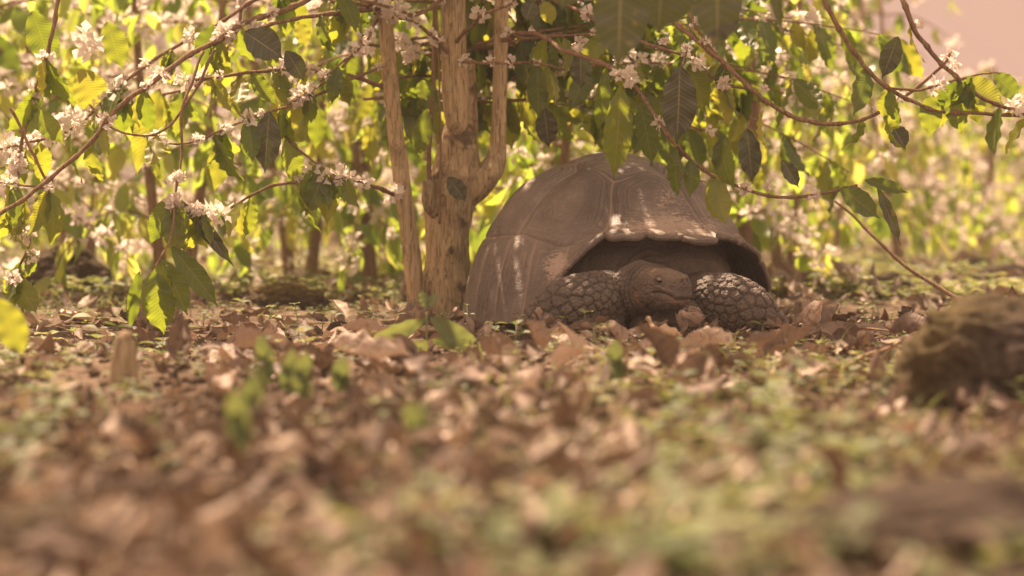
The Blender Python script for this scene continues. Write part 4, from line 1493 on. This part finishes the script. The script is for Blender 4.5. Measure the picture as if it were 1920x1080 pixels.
# leaves heaped against the tortoise's legs and chin
for k in range(30):
    px = random.uniform(985, 1480)
    Yd = random.uniform(7.6, 7.98)
    x = (px - 960) / FPX * Yd
    dead_all.append((x, Yd, random.uniform(0.07, 0.12), random.random() * 0.8))
zones = {}
kindw = ['curled', 'folded', 'arched', 'rolled', 'coiled', 'cupped', 'twisted', 'crumpled']
ZL = gz([d[0] for d in dead_all], [d[1] for d in dead_all])
DME = []
for k, (V, F, uv) in enumerate(DEAD):
    row = []
    for rv in (0.08, 0.3, 0.5, 0.7, 0.95):
        o = mesh_np('dead_leaf', V - np.array([0.45, 0, 0]), F, M['dead'], None, {'rnd': np.full(len(V), rv), 'luv': uv})
        row.append(o.data)
        bpy.data.objects.remove(o)
    DME.append(row)
for q, (x, y, sz, rv) in enumerate(dead_all):
    k = random.randrange(8)
    ci = min(4, int(rv * 5))
    o = bpy.data.objects.new('dead_leaf', DME[k][ci])
    COL.objects.link(o)
    o.location = (x, y, float(ZL[q]) + random.uniform(0.010, 0.045))
    tl = 0.36 if y > 7.4 else 0.26
    o.rotation_euler = (random.gauss(0, tl), random.gauss(0, tl), random.uniform(0, 6.28))
    o.scale = (sz, sz * random.uniform(0.8, 1.2), sz)
    px, py = proj(o.location)
    zones.setdefault(zone(px, py), []).append((px, o, ['dark brown', 'brown', 'reddish brown', 'tan', 'pale tan'][ci] + ' ' + kindw[k]))


def ordinal(n):
    if n < 20:
        return ordw[n]
    tens = {2: 'twenty', 3: 'thirty', 4: 'forty', 5: 'fifty', 6: 'sixty', 7: 'seventy', 8: 'eighty', 9: 'ninety'}
    n += 1
    return (tens[n // 10] + ('-' + ordw[n % 10 - 1] if n % 10 else '')) + ('' if n % 10 else 'th')


for zn, lst in zones.items():
    lst.sort(key=lambda t: t[0])
    for k, (px, o, desc) in enumerate(lst):
        tag(o, '%s dead leaf, %s from left of those %s' % (desc, ordinal(k), zn), 'dead leaf', 'dead leaves lying on the ground')

# the rest of the litter: nobody could count it
L = Leaves(DEADLO)
n_near = 1900
ys_ = 2.6 + 8.5 * rng.random(n_near) ** 0.8
xs_ = (rng.random(n_near) - 0.5) * 0.56 * ys_ * 1.1
zz_ = gz(xs_, ys_)
for x, y, z in zip(xs_, ys_, zz_):
    if not free(x, y, 0.0) or (-1.16 < x < -0.84 and 5.5 < y < 6.3 and rng.random() < 0.9) or (-0.95 < x < -0.3 and 4.9 < y < 6.2 and rng.random() < 0.7):
        continue
    L.add((x, y, z + rng.uniform(0.0, 0.02)), [rng.normal(), rng.normal(), rng.normal() * 0.35], [rng.normal() * 0.5, rng.normal() * 0.5, 1],
          rng.uniform(0.05, 0.13) * (1 if y > 5.8 else 0.75), rnd=rng.choice([0.02, 0.2, 0.45, 0.7, 0.98]))
for _ in range(1700):
    y = rng.uniform(2.5, 5.6)
    x = (rng.random() - 0.5) * 0.6 * y
    L.add((x, y, float(gz(x, y)[0]) + rng.uniform(0.0, 0.03)), [rng.normal(), rng.normal(), rng.normal() * 0.5], [rng.normal() * 0.7, rng.normal() * 0.7, 1],
          rng.uniform(0.03, 0.11), rnd=rng.choice([0.02, 0.25, 0.5, 0.95]) + rng.uniform(-0.02, 0.05))
n_far = 4200
ys_ = 11 + 26 * rng.random(n_far) ** 1.6
xs_ = (rng.random(n_far) - 0.5) * 0.5 * ys_
zz_ = gz(xs_, ys_)
for x, y, z in zip(xs_, ys_, zz_):
    L.add((x, y, z + 0.01), [rng.normal(), rng.normal(), rng.normal() * 0.4], [rng.normal() * 0.5, rng.normal() * 0.5, 1], rng.uniform(0.1, 0.22), rnd=rng.random() ** 0.45)
tag(L.build('leaf_litter', M['dead']), 'layer of small brown leaf scraps covering the earth between the larger leaves', 'leaf litter', None, 'stuff')

# crumbs and bits of twig
g = Geo()
n = 900
ys_ = 3 + 6.5 * rng.random(n)
xs_ = (rng.random(n) - 0.5) * 0.46 * ys_
zz_ = gz(xs_, ys_)
for x, y, z in zip(xs_, ys_, zz_):
    a = rng.uniform(0, 6.28)
    ln = rng.uniform(0.015, 0.09)
    dv = np.array([math.cos(a), math.sin(a), rng.normal() * 0.25]) * ln / 2
    c = np.array([x, y, z + 0.008])
    V, F = tube(np.stack([c - dv, c + dv * 0.1 + rng.normal(size=3) * 0.003, c + dv]), [0.002, 0.0025, 0.0012], 4)
    g.add(V, F)
gc = Geo()
CV, CF = uv_ball((0, 0, 0), 1.0, 7)
for _ in range(2600):
    if rng.random() < 0.5:
        x, y = rng.normal(-0.65, 0.3), rng.normal(5.5, 0.5)
    else:
        y = rng.uniform(2.8, 7.5)
        x = (rng.random() - 0.5) * 0.5 * y
    r_ = rng.uniform(0.004, 0.014) * (1 if rng.random() < 0.9 else 1.8)
    gc.add(CV * r_ * rng.uniform(0.6, 1.3, 3) * (1 + 0.25 * rng.normal(size=(len(CV), 1))) + np.array([x, y, float(gz(x, y)[0]) + r_ * 0.4]), CF)
tag(gc.build('soil_crumbs', M['soil']), 'crumbs of dry brown soil on the bare earth', 'soil crumbs', None, 'stuff')
tag(g.build('twig_scraps', M['drytwig']), 'scattered bits of dry twig on the earth', 'twig scraps', None, 'stuff')


# ------------------------------------------------------------------ small green plants
def herb_geo(L, g, base, h_, pairs, ls, rnd, spread=0.9):
    lean = rng.normal(size=2) * 0.15
    a0 = rng.uniform(0, 6.28)
    top = base + np.array([lean[0] * h_, lean[1] * h_, h_])
    if g is not None:
        V, F = tube(np.stack([base - [0, 0, 0.01], (base + top) / 2, top]), [0.0022, 0.0018, 0.0012], 5)
        g.add(V, F)
    for k in range(pairs):
        t_ = (k + 1) / pairs
        p = base * (1 - t_) + top * t_
        a = a0 + k * 1.57
        for sg in (0, math.pi):
            d = np.array([math.cos(a + sg) * spread, math.sin(a + sg) * spread, 0.25 + 0.3 * rng.random()])
            L.add(p, d, [0, 0, 1] + rng.normal(size=3) * 0.15, ls * (0.6 + 0.5 * rng.random()) * (1.15 - 0.4 * t_), rnd=min(1, max(0, rnd + rng.normal() * 0.1)))


# individual seedlings around the tortoise, trunk and foreground
herbs = []
random.seed(33)
hot = [(445, 560, 9.3), (520, 705, 6.9), (580, 695, 7.0), (640, 760, 6.2), (700, 690, 7.1), (930, 640, 7.7), (965, 665, 7.4), (1050, 630, 8.0), (1100, 620, 8.02),
       (1140, 735, 6.4), (1225, 720, 6.5), (1260, 690, 6.9), (1330, 740, 6.3), (1400, 700, 6.6), (1430, 645, 7.6), (1510, 660, 7.4), (1540, 625, 8.1), (1620, 610, 8.6), (1600, 700, 6.8),
       (1700, 620, 8.4), (1830, 590, 9.2), (1870, 600, 9.0), (1790, 560, 9.8), (1890, 560, 10.0), (1650, 570, 9.6), (1570, 590, 9.3), (300, 660, 7.5), (270, 690, 7.2), (200, 700, 7.0), (180, 660, 7.6),
       (340, 640, 7.9), (60, 790, 5.8), (20, 740, 6.2), (110, 850, 5.2), (430, 600, 8.8), (500, 590, 9.0), (560, 600, 8.9), (620, 590, 9.0), (380, 590, 9.1), (690, 600, 8.9),
       (740, 640, 8.0), (880, 610, 8.6), (870, 520, 9.12), (835, 560, 9.0), (860, 580, 9.0), (250, 740, 6.5), (90, 660, 7.9), (140, 640, 8.1)]
for px, py, Yd in hot:
    herbs.append(((px - 960) / FPX * Yd, Yd, random.uniform(0.05, 0.10), random.randrange(2, 4), random.uniform(0.035, 0.065) * (1.45 if px < 400 else 1.0)))
while len(herbs) < 130:
    y = 4.0 + 7.5 * random.random()
    x = random.uniform(-0.21, 0.21) * y
    if not free(x, y, 0.06):
        continue
    px, _ = proj((x, y, 0))
    if y < 8 and random.random() > (0.5 if px < 900 else 1.0):
        continue
    herbs.append((x, y, random.uniform(0.03, 0.09), random.randrange(2, 5), random.uniform(0.025, 0.05)))
zh = gz([q[0] for q in herbs], [q[1] for q in herbs])
hz = {}
for q, (x, y, hh_, pr, ls) in enumerate(herbs):
    r = empty('seedling', (x, y, float(zh[q])))
    L = Leaves(SMALL)
    g = Geo()
    herb_geo(L, g, np.zeros(3), hh_, pr, ls, random.choice((0.2, 0.4, 0.6, 0.85)))
    g.build('stalk', M['stem'], r)
    L.build('leaves', M['herb'], r)
    px, py = proj((x, y, 0.03))
    hz.setdefault(zone(px, py) if y < 9.2 else 'behind the tortoise and trunk', []).append((px, r))
for zn, lst in hz.items():
    lst.sort(key=lambda t: t[0])
    for k, (px, r) in enumerate(lst):
        tag(r, 'small green seedling, %s from left of those %s' % (ordinal(k), zn), 'seedling', 'green seedlings among the dead leaves')

# ground cover: uncountable low herbs
L = Leaves(SMALL)
n = 3000
ys_ = 2.7 + 8.5 * rng.random(n)
xs_ = (rng.random(n) - 0.5) * 0.5 * ys_
zz_ = gz(xs_, ys_)
patch = vnoise(np.stack([xs_ * 1.6, ys_ * 1.1, xs_ * 0], -1), 77)
cnt = 0
for x, y, z, pv in zip(xs_, ys_, zz_, patch):
    if not free(x, y, 0.03):
        continue
    lim = -0.15 if y < 6.6 else 0.08
    if y < 6.4 and rng.random() < 0.72:
        continue
    if y < 6.6 and x > -0.1:
        lim = 0.02
    if y > 9.3:
        lim = -0.2
    if pv < lim:
        continue
    herb_geo(L, None, np.array([x, y, z]), rng.uniform(0.01, 0.045), int(rng.integers(1, 4)), rng.uniform(0.016, 0.04), rng.uniform(0.1, 0.95))
for _ in range(480):
    y = rng.uniform(2.8, 5.8)
    x = (rng.random() - 0.5) * 0.5 * y
    if vnoise(np.array([[x * 2.2, y * 1.3, 5.0]]), 78)[0] < (0.4 if x < -0.1 else 0.28):
        continue
    herb_geo(L, None, np.array([x, y, float(gz(x, y)[0])]), rng.uniform(0.02, 0.10), int(rng.integers(2, 5)), rng.uniform(0.035, 0.085), rng.uniform(0.0, 0.9))
n = 5200
ys_ = 11 + 30 * rng.random(n) ** 1.5
xs_ = (rng.random(n) - 0.5) * 0.5 * ys_
zz_ = gz(xs_, ys_)
for x, y, z in zip(xs_, ys_, zz_):
    herb_geo(L, None, np.array([x, y, z]), rng.uniform(0.03, 0.10), 2, rng.uniform(0.05, 0.12), rng.uniform(0.45, 1.0))
tag(L.build('ground_cover', M['herb']), 'low green herbs spreading over the ground', 'ground cover', None, 'stuff')
# grass
L = Leaves(BLADE)
n = 1500
for _ in range(n):
    if rng.random() < 0.6:
        y = rng.uniform(9.6, 12.0)
        x = (rng.uniform(-40, 330) - 960) / FPX * y
    else:
        y = rng.uniform(3.2, 7.5)
        x = rng.uniform(-0.02, 0.21) * y
    L.add((x, y, float(gz(x, y)[0])), [rng.normal() * 0.35, rng.normal() * 0.35, 1], rng.normal(size=3), rng.uniform(0.03, 0.10), rnd=rng.uniform(0.3, 0.9))
tag(L.build('grass', M['herb']), 'thin green grass growing in patches', 'grass', None, 'stuff')

# coffee seedling in front of the trunk
cs = np.array([P(805, 740, 7.2).x, 7.2, 0.0])
cs[2] = gz(cs[0], cs[1])[0]
r = empty('coffee_seedling', cs)
tag(r, 'young coffee seedling with long drooping leaves, one yellow blotched, before the trunk', 'seedling')
V, F = tube(catmull(px_path([(828, 745, 7.2), (815, 700, 7.2), (803, 660, 7.2), (800, 620, 7.2), (800, 585, 7.2)], cs), 20), 0.0035, 6)
mesh_np('stalk', V, F, M['stem'], r)
L = Leaves(HI)
for q in [(800, 610, 680, 668, 34, 7.2, 0.35, 0), (806, 606, 915, 692, 40, 7.15, 0.3, 1), (803, 650, 735, 715, 44, 7.1, 0.6, 0), (808, 650, 870, 665, 22, 7.2, 0.3, 1),
          (812, 690, 750, 740, 30, 7.15, 0.4, 0), (800, 590, 790, 560, 20, 7.2, 0.3, 0), (800, 590, 822, 565, 18, 7.2, 0.4, 1)]:
    q = (q[0], q[1] - 12, q[2], q[3] - 18) + q[4:]
    px_leaf(L, cs, *q, tilt=random.uniform(-0.5, 0.5))
L.build('leaves', M['herb'], r)

# downy upright sprigs in the blurred foreground
up_spots = [(495, 690, 5.9, 0.085, 'tallest of the downy green sprigs right of the stump'), (540, 790, 5.6, 0.07, 'downy green sprig just below the tallest one'),
            (565, 800, 5.4, 0.07, 'downy green sprig beside the fallen grey twig'), (475, 850, 5.0, 0.08, 'broad downy green sprig lowest in the left foreground'),
            (640, 790, 5.6, 0.05, 'short downy green sprig nearest the picture centre'), (1155, 760, 6.1, 0.06, 'downy green sprig below the tortoise foreleg'),
            (445, 1000, 4.3, 0.08, 'very blurred downy sprig at the bottom left'), (780, 980, 4.4, 0.06, 'very blurred downy sprig at the bottom middle')]
for px, py, Yd, hh_, lab in up_spots:
    hh_ *= 1.5
    x = (px - 960) / FPX * Yd
    z = float(gz(x, Yd)[0])
    r = empty('sprig', (x, Yd, z))
    tag(r, lab, 'sprig', 'downy green sprigs in the foreground')
    V, F = tube(np.array([[0, 0, -0.01], [0.002, 0, hh_ * 0.6], [0.003, 0, hh_ * 1.1]]), 0.002, 5)
    mesh_np('stalk', V, F, M['stem'], r)
    L = Leaves(SMALL)
    for k in range(6):
        a = k * 2.4 + px
        L.add((0, 0, hh_ * (0.15 + 0.11 * k)), [math.cos(a) * 0.6, math.sin(a) * 0.6, 1], [math.cos(a), math.sin(a), 0.2], 0.062, rnd=0.08 + 0.06 * k, wscale=1.15)
    L.build('leaves', M['herb'], r)

# ------------------------------------------------------------------ stump, rocks, twigs, pale lumps
def rock(name, label, c, r, seed, moss=0.5, mossdir=(0, -0.2, 1), cat='rock', boxy=0.0):
    V, F = uv_ball((0, 0, 0), 1.0, 110)
    dv = V / np.linalg.norm(V, axis=1)[:, None]
    k = 1 + 0.22 * fbm(dv * 1.3 + seed, 3, seed) + 0.07 * fbm(dv * 5 + seed, 3, seed + 4) + 0.035 * fbm(dv * 17, 3, seed + 8)
    k = k - 0.12 * np.clip(np.abs(dv).max(axis=1) - 0.8, 0, 1)
    sh_ = dv if not boxy else np.sign(dv) * np.abs(dv) ** (1 - boxy)
    V = sh_ * k[:, None] * np.asarray(r)
    md_ = np.asarray(mossdir, dtype=np.float64)
    md_ /= np.linalg.norm(md_)
    ms = np.clip((dv @ md_ - 0.25) * 2.2, 0, 1) * moss
    o = mesh_np(name, V, F, M['rock'], None, {'moss': ms})
    o.location = c
    tag(o, label, cat)
    return o


rock('mossy_rock', 'big dark rock with yellow moss at the right edge', (P(1895, 700, 5.7).x, 5.7, 0.035), (0.27, 0.2, 0.20), 6, 0.5, (-0.9, 0.1, 0.45), boxy=0.3)
rock('rock', 'very blurred dark brown rock in the bottom right corner', (P(1740, 1060, 3.35).x, 3.3, -0.02), (0.27, 0.22, 0.125), 8, 0.0)
rock('rock', 'blurred dark stone in the bottom left corner', (P(60, 1050, 3.5).x, 3.5, -0.03), (0.12, 0.12, 0.075), 12, 0.2)
rock('mossy_rock', 'low mossy yellowish stone on the ground left of the trunk', (P(540, 560, 10.4).x, 10.4, 0.02), (0.17, 0.14, 0.10), 15, 1.0)
rock('rock', 'dark stone behind the hanging leaves on the left', (P(120, 500, 11.6).x, 11.6, 0.07), (0.20, 0.18, 0.16), 17, 0.2)
rock('rock', 'small dark stone lying behind the tortoise on the right', (P(1670, 520, 12.0).x, 12.0, 0.03), (0.10, 0.1, 0.07), 19, 0.1)
rock('rock', 'long flat brown stone at the right edge of the background', (P(1900, 520, 12.6).x, 12.6, 0.03), (0.22, 0.14, 0.09), 23, 0.1)
rock('rock', 'small rounded stone on the sunlit ground at the right', (P(1820, 470, 15.0).x, 15.0, 0.03), (0.14, 0.1, 0.08), 25, 0.1)

# stump
sp_ = np.array([P(230, 760, 6.25).x, 6.25, 0.0])
sp_[2] = gz(sp_[0], sp_[1])[0]
V, F = bark_tube(px_path([(228, 790, 6.25), (230, 760, 6.25), (232, 715, 6.25), (233, 670, 6.25), (234, 642, 6.25), (240, 622, 6.25)], sp_),
                 [0.048, 0.045, 0.040, 0.034, 0.028, 0.014], 40, 90, 0.26)
o = mesh_np('stump', V, F, M['cut'])
o.location = sp_
tag(o, 'small pointed weathered stump of a cut stem on the left', 'stump')


def stick(name, label, lst, r0, r1=None, mat='drytwig', root=None):
    pts = px_path(lst)
    c = catmull(pts, 40)
    c = c + 0.002 * np.stack([vnoise(c * 18, k + 50) for k in range(3)], -1)
    org = c[0].copy()
    rr3 = np.linspace(r0, r1 or r0 * 0.5, 40) * (1 + 0.25 * (np.arange(40) % 9 == 0))
    V, F = tube(c - org, rr3, 8)
    o = mesh_np(name, V, F, M[mat])
    o.location = org
    tag(o, label, 'twig')


stick('fallen_branch', 'long thin bare branch leaning on the ground right of the tortoise', [(1828, 582, 9.0), (1770, 545, 9.05), (1700, 500, 9.1), (1640, 445, 9.15), (1600, 405, 9.2), (1566, 378, 9.25)], 0.009, 0.004)
stick('fallen_twig', 'long pale twig lying left of the coffee trunk', [(500, 668, 7.45), (560, 655, 7.5), (640, 638, 7.6), (700, 630, 7.7), (745, 632, 7.7)], 0.005)
stick('fallen_twig', 'short twig standing upright in the leaves under the tortoise chin', [(1312, 640, 7.6), (1318, 625, 7.6), (1326, 604, 7.6)], 0.005, 0.004)
stick('fallen_twig', 'brown twig leaning out of the leaves below the tortoise head', [(1215, 598, 7.7), (1238, 635, 7.5), (1262, 665, 7.3), (1290, 700, 7.1)], 0.008, 0.006)
stick('fallen_twig', 'bent brown twig lying left of the mossy rock', [(1570, 695, 6.75), (1620, 668, 6.9), (1660, 655, 7.0), (1690, 640, 7.1)], 0.008)
stick('fallen_twig', 'thin twig lying under the big arched dead leaf by the rock', [(1500, 610, 8.3), (1580, 612, 8.2), (1640, 618, 8.1), (1680, 622, 8.0)], 0.006)
stick('fallen_twig', 'dark twig curving over the earth in front of the trunk', [(640, 745, 6.1), (720, 730, 6.2), (800, 742, 6.2), (850, 738, 6.2)], 0.005)
stick('fallen_branch', 'very blurred pale branch lying across the foreground', [(300, 985, 3.75), (560, 965, 3.8), (760, 945, 3.85), (1000, 950, 3.85)], 0.016, 0.011)

# standout dead leaves
def big_dead(px, py, Yd, size, rz, rx, ry, k, ci, label):
    p = P(px, py, Yd)
    o = bpy.data.objects.new('dead_leaf', DME[k][ci])
    COL.objects.link(o)
    o.location = p
    o.rotation_euler = (rx, ry, rz)
    o.scale = (size,) * 3
    tag(o, label, 'dead leaf', 'dead leaves lying on the ground')


big_dead(365, 712, 6.7, 0.24, 0.1, 0.5, 0.0, 0, 2, 'large arched brown leaf leaning right of the stump')
big_dead(1320, 655, 7.1, 0.20, 0.2, 0.9, 0.1, 1, 3, 'big tan leaf arched like a roof below the tortoise head')
big_dead(1590, 625, 7.9, 0.24, 0.1, 0.6, 0.1, 3, 2, 'big brown arched leaf between the tortoise and the mossy rock')
big_dead(1440, 715, 6.4, 0.17, 0.4, 0.9, 0.0, 6, 2, 'reddish brown folded leaf with two raised halves below the foreleg')
big_dead(1272, 632, 7.75, 0.09, 1.4, 1.3, 0.0, 0, 4, 'pale tan leaf standing upright under the tortoise chin')
big_dead(1010, 745, 6.2, 0.2, 0.2, 0.6, 0.2, 2, 1, 'wide brown curled leaf on the earth at the middle of the picture')
big_dead(820, 750, 6.1, 0.16, 0.8, 0.6, 0.0, 1, 2, 'reddish brown leaf tilted up before the coffee seedling')
big_dead(700, 765, 5.9, 0.17, -0.3, 0.7, 0.2, 5, 3, 'tan leaf standing on edge left of the coffee seedling')
big_dead(300, 805, 5.6, 0.12, 0.5, 0.5, -0.4, 3, 2, 'reddish leaf curled upward below the stump')
big_dead(60, 770, 5.6, 0.16, 1.2, 0.9, 0.3, 1, 2, 'tall blurred reddish leaf standing at the left edge')
big_dead(640, 880, 4.7, 0.15, 0.3, 0.5, 0.2, 4, 1, 'large blurred brown leaf in the left foreground')
big_dead(1390, 820, 5.1, 0.13, 0.9, 0.5, 0.1, 0, 1, 'large blurred brown leaf in the right foreground')

# pale lumps standing in for the glare of a sunlit leaf
for k, (px, py, s_) in enumerate([(822, 800, 0.014), (850, 795, 0.016), (872, 800, 0.012), (835, 822, 0.020), (862, 826, 0.024), (815, 838, 0.022), (845, 846, 0.020)]):
    Yd = 5.25
    V, F = uv_ball((0, 0, 0), 1.0, 16)
    V = V * np.array([s_ * 1.3, s_, s_ * 0.6]) * (1 + 0.12 * fbm(V * 1.5 + k, 2, k))[:, None]
    o = mesh_np('lump', V, F, M['lump'])
    x = (px - 960) / FPX * Yd
    yy = CAM_H * FPX / (py - 360)
    x = (px - 960) / FPX * yy
    o.location = (x, yy, float(gz(x, yy)[0]) + s_ * 0.4)
    tag(o, 'pale pebble, %s of the cluster standing in for a sunlit leaf' % ['back left', 'back middle', 'back right', 'middle left', 'largest one', 'front left', 'front right'][k], 'lump', 'pale lumps in a cluster')

# ------------------------------------------------------------------ haze, added to lift the dark tones
hv = [(-70, -14, -1.2), (70, -14, -1.2), (70, 75, -1.2), (-70, 75, -1.2), (-70, -14, 7), (70, -14, 7), (70, 75, 7), (-70, 75, 7)]
m, nt, out = new_mat('haze_air')
pv = N(nt, 'ShaderNodeVolumePrincipled')
pv.inputs['Color'].default_value = (0.95, 0.9, 0.85, 1)
pv.inputs['Density'].default_value = 0.002
nt.links.new(pv.outputs[0], out.inputs['Volume'])
tag(mesh_np('haze', hv, [(0, 3, 2, 1), (4, 5, 6, 7), (0, 1, 5, 4), (1, 2, 6, 5), (2, 3, 7, 6), (3, 0, 4, 7)], m, smooth=False), 'warm hazy air added to lift the dark tones', 'haze', None, 'stuff')
